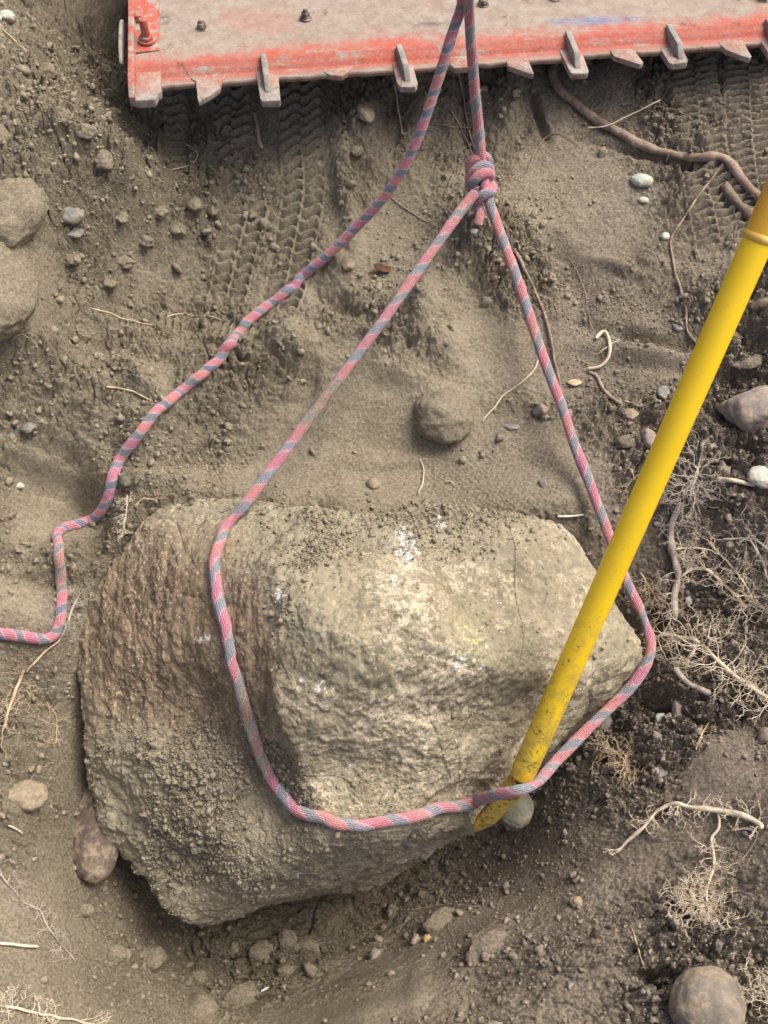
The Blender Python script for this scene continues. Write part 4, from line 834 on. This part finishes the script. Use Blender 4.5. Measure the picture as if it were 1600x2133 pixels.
root('root', [(0, 640), (15, 665), (40, 690), (70, 715)], 1.0, 1.0, M['roottan'], 'faint root on the bank at the left edge', lift=.002, seed=60, fringe=(8, 24, 1, .6))
root('root', [(100, 1465), (120, 1500), (120, 1550)], 1.2, .8, M['roottan'], 'wispy rootlet spray on the left pit wall', lift=.004, seed=61, fringe=(16, 30, 2, .7))
root('root', [(1100, 840), (1122, 842), (1140, 855)], 1.6, 1.0, M['rootpale'], 'tiny pale root touching the right leg of the rope', lift=.003, seed=62)
root('root', [(1560, 650), (1600, 632), (1650, 615)], 9, 12, M['rootdark'], 'dark reddish root stump cut by the right edge', lift=.004, seed=63, K=14)
root('root', [(222, 1750), (235, 1762), (262, 1752)], 1.4, 1.0, M['rootpale'], 'tiny pale root at the lower left of the boulder', lift=.004, seed=64, fringe=(5, 16, 1, .7))
# bits
W_ = ground_path([(1160, 1080), (1195, 1079), (1216, 1076)], .004); V, F = root_tube(W_, .0014, .0012, 1, 6, .03); tag(link('twig', np_mesh('twig', V, F), M['straw']), 'straight green grey twig behind the right shoulder of the boulder', 'twig')
W_ = ground_path([(545, 2066), (552, 2062), (561, 2057)], .004); V, F = root_tube(W_, .0014, .0012, 1, 6, .0); tag(link('splinter', np_mesh('splinter', V, F), M['sliver']), 'bright white splinter on the pit floor', 'splinter')
g_ = hit(797, 566)[0]; V, F = ico(3); V = V*np.array([.010, .0055, .0022]); V[:, 2] += .35*V[:, 0]**2/.014+1.6*np.abs(V[:, 1])*.3; V *= (1+.12*fbm3(V, 120, 2, 3))[:, None]
o = link('dead_leaf', np_mesh('dead_leaf', V, F), M['leaf']); o.location = (g_[0], g_[1], g_[2]+.004); o.rotation_euler = (.1, .15, -.3); tag(o, 'small dark red dead leaf between the ropes', 'leaf')
g_ = hit(1197, 800)[0]; V, F = ico(3); V = V*np.array([.0075, .0045, .0018]); V *= (1+.2*fbm3(V, 150, 2, 3))[:, None]
o = link('bark_chip', np_mesh('bark_chip', V, F), M['roottan']); o.location = (g_[0], g_[1], g_[2]+.003); tag(o, 'tan chip of bark right of the taut rope', 'bark chip')

# ------------------------------------------------------------------ ropes
RR = .0057
def rope_path(ctrl, step=.0015, sm_it=6, rad=RR):
    """ctrl: (px, py, z or 's'): fixed height or lying on the surface below"""
    P = []; C2 = []; i = 0
    while i < len(ctrl):
        j = i
        while j+1 < len(ctrl) and ctrl[i][2] == 's' and ctrl[j+1][2] == 's': j += 1
        if j > i: C2 += [(q[0], q[1], 's') for q in catmull(np.array([(c[0], c[1], 0.) for c in ctrl[i:j+1]]), 9.0)]
        else: C2.append(ctrl[i])
        i = j+1
    ctrl = C2
    for c in ctrl:
        if c[2] == 's' :
            h_, n_, _ = hit(c[0], c[1]); n_ = n_ if n_[2] > -.9 else np.array([0, 0, 1.]); h_ = h_+n_*rad*.75
            P.append(h_)
        elif isinstance(c[2], tuple): P.append(atd(c[0], c[1], c[2][0]))
        else: P.append(atz(*c))
    Q, s = resample(catmull(np.array(P), step), step); Q = smooth_path(Q, sm_it); return Q
def rope_mesh(name, Q, mat, rad=RR, dirt=None, flat=None, parent=None, s0=0, K=22):
    rr_ = rad*(1+.10*fbm3(Q, 22, 2, 91)); pq_, _ = topix(Q)
    for (ax_, ay_) in ((489, 1085), (1345, 1290), (1112, 1636)): rr_ = rr_*(1-.24*np.exp(-((pq_[:, 0]-ax_)/16)**2-((pq_[:, 1]-ay_)/26)**2))
    V, F, s, a = tube(Q, rr_, K, seam=True); V0 = np.repeat(Q, K+1, axis=0)
    amp = .05*fbm3(V, 260, 2, 7); V = V+(V-V0)*amp[:, None]
    caps = []
    dd = np.zeros(len(V)) if dirt is None else dirt(V)
    # rounded end caps
    nv = len(V); V = np.vstack([V, Q[0]-(Q[1]-Q[0])/np.linalg.norm(Q[1]-Q[0])*rad*.5, Q[-1]+(Q[-1]-Q[-2])/np.linalg.norm(Q[-1]-Q[-2])*rad*.5])
    n_ = len(Q); F2 = [[nv, j+1, j, j] for j in range(K)]; base = (n_-1)*(K+1); F3 = [[nv+1, base+j, base+j+1, base+j+1] for j in range(K)]
    bm = None; me = bpy.data.meshes.new(name)
    Fq = F; tri = np.array([[nv, j+1, j] for j in range(K)]+[[nv+1, base+j, base+j+1] for j in range(K)])
    me.vertices.add(len(V)); me.vertices.foreach_set('co', V.astype(np.float32).ravel())
    loops = np.r_[Fq.ravel(), tri.ravel()].astype(np.int32); me.loops.add(len(loops)); me.loops.foreach_set('vertex_index', loops)
    ls = np.r_[np.arange(len(Fq))*4, len(Fq)*4+np.arange(len(tri))*3].astype(np.int32); me.polygons.add(len(ls)); me.polygons.foreach_set('loop_start', ls); me.update(calc_edges=True)
    for nme, vv in (('s', np.r_[s+s0, s0, s0+s[-1]]), ('a', np.r_[a, 0, 0]), ('dirt', np.r_[dd, 0, 0])):
        at = me.attributes.new(nme, 'FLOAT', 'POINT'); at.data.foreach_set('value', vv.astype(np.float32))
    o = link(name, me, mat)
    if parent is not None: o.parent = parent
    return o
def fuzz(Q, n_, seed, parent, rad=RR, L=.0035, mask=None):
    r_ = np.random.default_rng(seed); T, U, W_ = frames(Q); i = r_.integers(2, len(Q)-2, n_)
    if mask is not None: i = i[r_.random(n_) < mask(Q[i])]
    a = r_.uniform(0, 2*math.pi, len(i)); nn = U[i]*np.cos(a)[:, None]+W_[i]*np.sin(a)[:, None]; p0 = Q[i]+nn*rad*.96
    d_ = nn+T[i]*r_.normal(0, .9, (len(i), 1))+r_.normal(0, .4, nn.shape); d_ /= np.linalg.norm(d_, axis=1)[:, None]; l = L*r_.uniform(.3, 1, (len(i), 1))
    p1 = p0+d_*l; sd_ = np.cross(d_, r_.standard_normal(d_.shape)); sd_ /= np.linalg.norm(sd_, axis=1)[:, None]; w_ = .00013
    s2 = np.cross(d_, sd_)
    V = np.stack([p0+sd_*w_, p0-sd_*w_*.5+s2*w_*.8, p0-sd_*w_*.5-s2*w_*.8, p1], 1).reshape(-1, 3); b = np.arange(len(i))[:, None, None]*4
    F = (np.array([[0, 1, 3], [1, 2, 3], [2, 0, 3]])[None]+b).reshape(-1, 3)
    o = link('fuzz', np_mesh('fuzz', V, F), M['fuzz'], smooth=False); o.parent = parent; o['kind'] = 'stuff'; return o
loose = [(958, -260, .62), (962, -120, .46), (964, 0, .36), (945, 60, .335), (930, 110, .315), (905, 190, .28), (870, 290, .235), (835, 360, .20), (790, 422, .165), (735, 480, .13), (690, 525, .105),
         (640, 572, 's'), (590, 620, 's'), (540, 656, 's'), (490, 705, 's'), (450, 755, 's'), (400, 800, 's'), (340, 845, 's'), (290, 900, 's'), (250, 960, 's'), (236, 1010, 's'), (225, 1050, 's'), (200, 1083, 's'), (160, 1101, 's'), (128, 1108, 's'), (117, 1125, 's'), (121, 1160, 's'), (126, 1200, 's'), (126, 1245, 's'), (121, 1290, 's'), (112, 1322, 's'), (90, 1331, 's'), (50, 1325, 's'), (0, 1318, 's'), (-60, 1310, 's'), (-160, 1300, 's')]
QL = rope_path(loose, sm_it=26)
gzq = gz(QL[:, 0], QL[:, 1])+RR*.80; pq, _ = topix(QL); QL[:, 2] = np.maximum(QL[:, 2], gzq); QL = smooth_path(QL, 22)
def dl(V):
    p, _ = topix(V); return .55*np.exp(-((p[:, 0]-125)/45)**2-((p[:, 1]-1190)/90)**2)+.12
ro = rope_mesh('rope', QL, M['rope_loose'], dirt=dl); tag(ro, 'slack pink and blue striped rope snaking down the left side onto the ground', 'rope')
fuzz(QL, 2600, 3, ro)
# sling: top -> knot
KN = atz(1003, 375, .165)
tk = .006
up_leg = [(966, -260, .66), (972, -120, .49), (976, 0, .37), (983, 110, .305), (990, 200, .255), (997, 270, .215), (1001, 320, .19), (1006, 352, .172), (1010, 385, .165), (1018, 420, .155)]
right_leg = [(1040, 480, .135), (1075, 575, .112), (1105, 665, .09), (1137, 760, .072), (1172, 850, .055), (1196, 925, .042), (1222, 990, .030), (1248, 1060, .018), (1272, 1125, .004)]
right_side = [(1300, 1200, -.01), (1318, 1240, -.02), (1334, 1270, -.028), (1350, 1312, -.030), (1358, 1345, -.034), (1350, 1378, -.042), (1320, 1425, -.052), (1290, 1455, -.060), (1235, 1508, -.066), (1190, 1553, -.070), (1150, 1595, -.072), (1122, 1628, (1.075,))]
front = [(1104, 1640, (1.050,)), (1088, 1645, (1.036,)), (1066, 1649, (1.044,)), (1030, 1656, (1.068,))]
front2 = [(985, 1664, 's'), (940, 1676, 's'), (890, 1688, 's'), (835, 1702, 's'), (780, 1714, 's'), (725, 1718, 's'), (680, 1708, 's'), (640, 1690, 's'), (605, 1665, 's'), (580, 1630, 's'), (560, 1595, 's'), (540, 1545, 's'), (522, 1490, 's'), (505, 1430, 's'), (490, 1370, 's'), (475, 1310, 's'), (462, 1250, 's'), (454, 1200, 's'), (454, 1160, 's'), (464, 1125, 's'), (482, 1090, 's')]
left_leg = [(515, 1045, .062), (560, 985, .070), (620, 905, .080), (680, 825, .092), (740, 745, .105), (800, 665, .12), (860, 580, .135), (920, 495, .15), (965, 432, .162), (990, 402, .17)]
QS = rope_path(up_leg+right_leg+right_side+front+front2+left_leg, sm_it=22)
def ds(V):
    p, _ = topix(V); a = lambda x_, y_, rx, ry: np.exp(-((p[:, 0]-x_)/rx)**2-((p[:, 1]-y_)/ry)**2)
    return .16+.65*a(670, 830, 75, 110)+.55*a(515, 1470, 40, 120)+.45*a(560, 1590, 40, 60)+.4*a(1120, 690, 35, 90)+.25*a(1325, 1240, 30, 60)+.2*a(900, 1680, 260, 30)+.2*a(1060, 540, 30, 60)
# keep the sling outside the rock
for rep in range(2):
  if rep: QS = smooth_path(QS, 14)
  Qn = []
  for q in QS:
      loc, nor, i_, dist = BVH.find_nearest(Vector(q))
      if dist < .05:
          v_ = Vector(q)-loc; sgn = v_.dot(nor); 
          if sgn < RR*.82: q = np.array(loc+nor*RR*.82)
      Qn.append(q)
  QS = np.array(Qn)
QS = smooth_path(QS, 30); QS, _ = resample(QS, .0015)
rs = rope_mesh('rope_sling', QS, M['rope_tight'], dirt=ds); tag(rs, 'taut dusty pink and blue rope tied in a loop around the boulder', 'rope')
fuzz(QS, 4200, 4, rs); fuzz(QS, 3000, 5, rs, L=.006, mask=lambda q: ds(q)*1.2)
# the knot: turns around the standing part, then the hanging tail
KD = atz(1006, 372, .165)
def off(px, py, dz):
    px = 1003+(px-1003)*.90; py = 372+(py-372)*.93; dz *= .9
    t0 = topix(KD)[1][0]; return atd(px, py, t0-dz)
kn = [(992, 402, .0), (974, 392, -.006), (972, 372, .002), (990, 352, .013), (1012, 343, .010), (1021, 352, -.004), (1012, 366, -.012), (990, 362, -.012), (983, 348, .0), (988, 332, .010), (1004, 322, .012), (1018, 328, .006), (1021, 340, -.006), (1006, 352, -.013)]
def knot(pts, name, s0=0, sm_it=10, r_=RR*.97):
    Pk = np.array([off(*p) for p in pts]); Q, _ = resample(catmull(Pk, .0012), .0012); Q = smooth_path(Q, sm_it)
    return rope_mesh(name, Q, M['rope_tight'], rad=r_, dirt=lambda V: np.full(len(V), .22), parent=rs, s0=s0)
knot([(994, 400, .004), (978, 386, .0), (978, 368, .006), (990, 352, .014), (1008, 342, .014), (1021, 349, .004), (1022, 364, -.006), (1008, 374, -.012), (990, 372, -.010), (978, 358, -.002), (978, 340, .008), (990, 327, .014), (1006, 321, .012), (1018, 328, .004), (1019, 342, -.006), (1008, 352, -.012), (990, 350, -.012)], 'knot')
knot([(975, 392, -.004), (982, 380, .010), (996, 366, .016), (1012, 358, .014), (1023, 364, .002), (1020, 378, -.008)], 'knot', .3)
knot([(992, 428, .0), (996, 418, .010), (1008, 408, .016), (1022, 402, .012), (1029, 394, .002), (1022, 384, -.008), (1006, 384, -.012), (992, 396, -.008), (990, 412, -.004), (994, 432, .0), (1000, 450, .002), (997, 464, .002), (994, 474, .0)], 'tail', .5)

# ------------------------------------------------------------------ yellow bar
bt, tp = (1092, 1605), (1582, 495)
Pb0 = atd(bt[0], bt[1], 1.066); Pt0 = atd(tp[0], tp[1], .855)
ax = Pt0-Pb0; L0 = np.linalg.norm(ax); ax /= L0; BR = .0122
def bar_tube(a, b, r_, n_=60, K=40, wearf=None, rf=None):
    t = np.linspace(a, b, n_); Q = Pb0+ax*t[:, None]; R = np.full(n_, r_) if rf is None else np.array([rf((q-a)/(b-a)) for q in t])*r_
    V, F, s, aa = tube(Q, R, K); return V, F, np.repeat(t/L0, K)
bar = bpy.data.objects.new('pry_bar', None); COL.objects.link(bar); tag(bar, 'long round yellow painted bar levered against the right side of the boulder', 'bar')
V, F, t = bar_tube(-.006, L0-.001, BR, 220, wearf=1, rf=lambda u: (.93+.07*min(1, u*60)) )
o = link('shaft', np_mesh('shaft', V, F, {'wear': np.clip(1.15-t*2.0, 0, 1.15)}), M['yellow']); o.parent = bar
V, F, t = bar_tube(L0-.002, L0+.5, BR*1.05, 120, rf=lambda u: 1.0); V2, F2, t2 = bar_tube(L0-.002, L0-.0005, BR*1.05, 2, rf=lambda u: .8+.2*u)
V, F = merge([(V, F), (V2, F2)]); o = link('sleeve', np_mesh('sleeve', V, F, {'wear': np.full(len(V), .42)}), M['sleeve']); o.parent = bar
V, F, t = bar_tube(L0-.003, L0+.004, BR*1.11, 9, rf=lambda u: .93+.07*math.sin(math.pi*u)); o = link('collar', np_mesh('collar', V, F), M['collar']); o.parent = bar
mbk = MB(); e2 = Pb0-ax*.006
mbk.cyl(e2, -ax, BR*.93, BR*.6, .004, 40); o = mbk.build('shaft_end', M['yellow'], bar)
me = o.data; at = me.attributes.new('wear', 'FLOAT', 'POINT'); at.data.foreach_set('value', np.ones(len(me.vertices), np.float32))
# flattened chisel tip beneath the rope
C0 = atd(1084, 1622, 1.076); C1 = atd(1032, 1686, 1.100); C2 = atd(990, 1728, 1.120)
Q = catmull(np.array([C0, C1, C2]), .002); n_ = len(Q); T_, U_, W2 = frames(Q); K = 28; VV = []
toc = np.array([CAM-q for q in Q]); toc /= np.linalg.norm(toc, axis=1)[:, None]; side = np.cross(T_, toc); side /= np.linalg.norm(side, axis=1)[:, None]; upv = np.cross(side, T_)
side2 = side*.8+upv*.6; upv2 = np.cross(side2, T_)
for i in range(n_):
    t = i/(n_-1); wd = .0108*(.72+.28*min(1, t*4))*(1-.10*t)*(1 if t < .8 else 1-(t-.8)*3.2); th = .0105*(1-t)**.8+.0016
    a = np.arange(K)*2*math.pi/K; ce, se = np.sign(np.cos(a))*np.abs(np.cos(a))**.7, np.sign(np.sin(a))*np.abs(np.sin(a))**.7
    VV.append(Q[i]+side2[i]*(ce*wd)[:, None]+upv2[i]*(se*th)[:, None])
VV = np.vstack(VV); i = np.arange(n_-1)[:, None]; j = np.arange(K)[None]; F = np.stack([i*K+j, i*K+(j+1) % K, (i+1)*K+(j+1) % K, (i+1)*K+j], -1).reshape(-1, 4)
VV = np.vstack([VV, Q[-1:]]); capf = np.array([[(n_-1)*K+j, (n_-1)*K+(j+1) % K, len(VV)-1, len(VV)-1] for j in range(K)])
me = bpy.data.meshes.new('chisel_tip'); me.from_pydata(VV.tolist(), [], F.tolist()+[c[:3].tolist() for c in capf]); at = me.attributes.new('wear', 'FLOAT', 'POINT'); at.data.foreach_set('value', np.full(len(VV), 1.55, np.float32))
o = link('chisel_tip', me, M['yellow']); o.parent = bar

# ------------------------------------------------------------------ red bucket
ZP = .245
Lp, Rp = atz(335, 163, ZP), atz(1600, 74, ZP)
U = (Rp-Lp)/np.linalg.norm(Rp-Lp); Vd = np.array([-U[1], U[0], 0.0]); UPZ = np.array([0, 0, 1.0])
def uv(p): d_ = p-Lp; return d_@U, d_@Vd
def pt(u, v, z=0.0): return Lp+U*u+Vd*v+UPZ*z
def pz(px, py, dz=0.0): return atz(px, py, ZP+dz)
bucket = bpy.data.objects.new('bucket', None); COL.objects.link(bucket); tag(bucket, 'dusty red steel digging bucket with toothed front edge at the top of the photo', 'bucket')
u0 = uv(pz(272, 120))[0]; u1 = uv(Rp)[0]+.35; vb = .62; TPL = .006
# floor plate as a fine grid with a rolled front lip
nu, nv_ = 260, 90; gu_ = np.linspace(u0, u1, nu); gv_ = np.r_[np.linspace(0, .09, 46), np.linspace(.095, vb, nv_-46)]
UU, VV_ = np.meshgrid(gu_, gv_); edge_px = .0016*vn2(UU*38, UU*0, 5)+.0009*vn2(UU*120, UU*0, 6)
hz = -.010*sstep(.030, .0, VV_)+.0009*sstep(.004, .0, np.abs(VV_-.024))*1.0+.0016*vn2(UU*7, VV_*7, 3)*sstep(0, .05, VV_)-.0016*sstep(.003, 0, np.abs(VV_-.011))
TOP = Lp[None, None]+U*UU[..., None]+Vd*(VV_+edge_px*(VV_ < .004))[..., None]+UPZ*hz[..., None]
BOT = TOP-UPZ*TPL; V = np.vstack([TOP.reshape(-1, 3), BOT.reshape(-1, 3)]); i = (np.arange(nv_-1)[:, None]*nu+np.arange(nu-1)[None]).ravel(); NN = nu*nv_
Ft = np.stack([i, i+1, i+nu+1, i+nu], 1); Fb = Ft[:, ::-1]+NN; j = np.arange(nu-1); Ff = np.stack([j+NN, j+NN+1, j+1, j], 1)
k = np.arange(nv_-1)*nu; Fl = np.stack([k, k+nu, k+nu+NN, k+NN], 1); Fr = Fl[:, ::-1]+nu-1
pu_, _ = topix(TOP.reshape(-1, 3)); gb = lambda cx, cy, rx, ry: np.exp(-((pu_[:, 0]-cx)/rx)**2-((pu_[:, 1]-cy)/ry)**2)
bl = np.clip(1.3*gb(1235, 43, 50, 8)+1.1*gb(1325, 39, 30, 5)+.9*gb(1170, 46, 25, 5), 0, 1); gr = np.clip(gb(292, 45, 22, 16)+.9*gb(283, 80, 10, 12)+.8*gb(342, 38, 14, 12)+.7*gb(900, 50, 60, 5), 0, 1)
o = link('floor_plate', np_mesh('floor_plate', V, np.vstack([Ft, Fb, Ff, Fl, Fr]), {'v': np.r_[VV_.ravel(), VV_.ravel()], 'blue': np.r_[bl, bl*0], 'grime': np.r_[gr, gr*0]}), M['b_plate']); o.parent = bucket
def with_v(o):
    me = o.data; co = np.empty(len(me.vertices)*3); me.vertices.foreach_get('co', co); co = co.reshape(-1, 3)
    at = me.attributes.new('v', 'FLOAT', 'POINT'); at.data.foreach_set('value', ((co-Lp)@Vd).astype(np.float32)); return o
def plate(pixels, dz, th, name, mat='b_tooth', bev=.0012, par=None):
    m_ = MB(); jr = random.Random(int(pixels[0][0])); m_.prism([pz(a+jr.uniform(-1.6, 1.6), b+jr.uniform(-1.3, 1.3), dz+jr.uniform(-.0012, .0012)) for a, b in pixels], UPZ, th); return with_v(m_.build(name, M[mat], par or bucket, bev))
DZ = -.0085
plate([(395, 150), (395, 162), (409, 170), (411, 205), (414, 212), (440, 197), (456, 184), (461, 170), (470, 158), (470, 150)], DZ, .007, 'tooth')
plate([(668, 138), (674, 150), (688, 156), (712, 157), (728, 150), (738, 137)], DZ, .007, 'tooth')
plate([(936, 116), (938, 134), (945, 142), (982, 140), (992, 130), (994, 114)], DZ, .008, 'tooth')
plate([(1042, 98), (1044, 110), (1053, 120), (1057, 136), (1106, 153), (1112, 152), (1093, 107), (1090, 98)], DZ, .007, 'tooth')
plate([(1256, 82), (1260, 94), (1280, 118), (1334, 133), (1340, 131), (1316, 94), (1314, 82)], DZ, .007, 'tooth')
plate([(1484, 70), (1488, 80), (1513, 105), (1558, 120), (1566, 119), (1547, 81), (1546, 70)], DZ, .007, 'tooth')
plate([(1668, 56), (1672, 66), (1700, 92), (1748, 104), (1752, 101), (1728, 64), (1726, 56)], DZ, .007, 'tooth')
for base_, fin in [([(532, 135), (534, 152), (542, 207), (546, 212), (582, 211), (585, 206), (580, 150), (579, 135)], [(549, 122), (560, 196)]),
                   ([(812, 112), (816, 126), (826, 174), (833, 181), (866, 180), (871, 173), (858, 122), (856, 108)], [(829, 103), (851, 172)]),
                   ([(1156, 88), (1162, 100), (1188, 150), (1194, 154), (1224, 152), (1228, 147), (1210, 98), (1206, 86)], [(1179, 74), (1206, 147)]),
                   ([(1362, 75), (1368, 86), (1393, 129), (1400, 132), (1430, 130), (1435, 126), (1414, 84), (1410, 73)], [(1387, 61), (1421, 128)]),
                   ([(1570, 64), (1576, 74), (1604, 116), (1612, 119), (1642, 117), (1646, 113), (1622, 72), (1618, 62)], [(1592, 49), (1630, 114)])]:
    t = plate(base_, DZ, .008, 'bracket')
    a = pz(*fin[0], DZ+.004); b = pz(*fin[1], DZ); dd = (b-a); dd /= np.linalg.norm(dd); sd_ = np.cross(dd, UPZ); hw_ = .0034; m_ = MB()
    prof = [a-UPZ*.006, a+dd*.004+UPZ*.010, a+(b-a)*.72+UPZ*.012, b-dd*.004+UPZ*.002, b-UPZ*.004]
    m_.prism([p+sd_*hw_ for p in prof], sd_, hw_*2); with_v(m_.build('fin', M['b_steel'], t, .0012))
plate([(272, 112), (274, 200), (279, 207), (288, 210), (320, 209), (325, 204), (327, 194), (335, 190), (336, 150), (334, 112)], -.004, .010, 'bracket')
# side flange, rising into a side wall behind the frame
m_ = MB(); us = u0-.001
def side_wall(us, th, name, prof, mat='b_red'):
    m_ = MB(); m_.prism([pt(us, v, z) for v, z in prof], -U, th); return with_v(m_.build(name, M[mat], bucket, .0015))
side_wall(us, .007, 'side_wall', [(-.030, -.012), (-.032, .002), (-.012, .010), (.10, .014), (.26, .03), (vb-.02, .15), (vb-.003, .15), (vb-.003, -.012)])
side_wall(u1, .007, 'side_wall', [(-.02, -.012), (-.02, .010), (.10, .014), (.26, .03), (vb-.02, .15), (vb-.003, .15), (vb-.003, -.012)])
m_ = MB(); ang = np.linspace(0, 2*math.pi, 28, endpoint=False); cu, cv = us-.0075, uv(pz(250, 85))[1]
m_.prism([pt(cu, cv+.040*math.cos(a), -.002+.010*math.sin(a)) for a in ang], U, .004); with_v(m_.build('wear_plate', M['b_steel'], bucket, .001))

m_ = MB(); m_.prism([pt(u0, vb, -.01), pt(u1+.007, vb, -.01), pt(u1+.007, vb, .15), pt(u0, vb, .15)], -Vd, .008); with_v(m_.build('back_wall', M['b_red'], bucket, .001))
# reinforcing weld plate at the left corner
o = plate([(276, -60), (274, 30), (276, 110), (333, 104), (331, 20), (330, -60)], .004, .0035, 'corner_plate', 'b_red', .0008)
# stud with washer and nut, block
c = pz(306, 84, .0045); m_ = MB(); m_.cyl(c, UPZ, .0105, .0100, .0025, 28); m_.cyl(c+UPZ*.0025, UPZ, .0085, .0078, .004, 6); m_.cyl(c+UPZ*.0065, UPZ, .0048, .0044, .020, 20); with_v(m_.build('bolt', M['b_red'], bucket, .0005))
m_ = MB(); q = [pz(281, 20, .012), pz(298, 20, .012), pz(298, 34, .012), pz(281, 34, .012)]; m_.prism(q, UPZ, .010); with_v(m_.build('lug', M['b_red'], bucket, .001))
for (a, b) in [(421, 60), (637, 38), (1006, 10), (1156, -3), (1420, -22), (1590, 0), (840, -60), (520, -55)]:
    c = pz(a, b, .0); m_ = MB(); m_.cyl(c, UPZ, .0072, .0070, .0015, 24); m_.cyl(c+UPZ*.0015, UPZ, .0058, .0050, .0065, 6); m_.cyl(c+UPZ*.008, UPZ, .003, .0026, .004, 12); m_.build('bolt', M['bolt'], bucket, .0004)
print('verts', sum(len(m.vertices) for m in bpy.data.meshes))
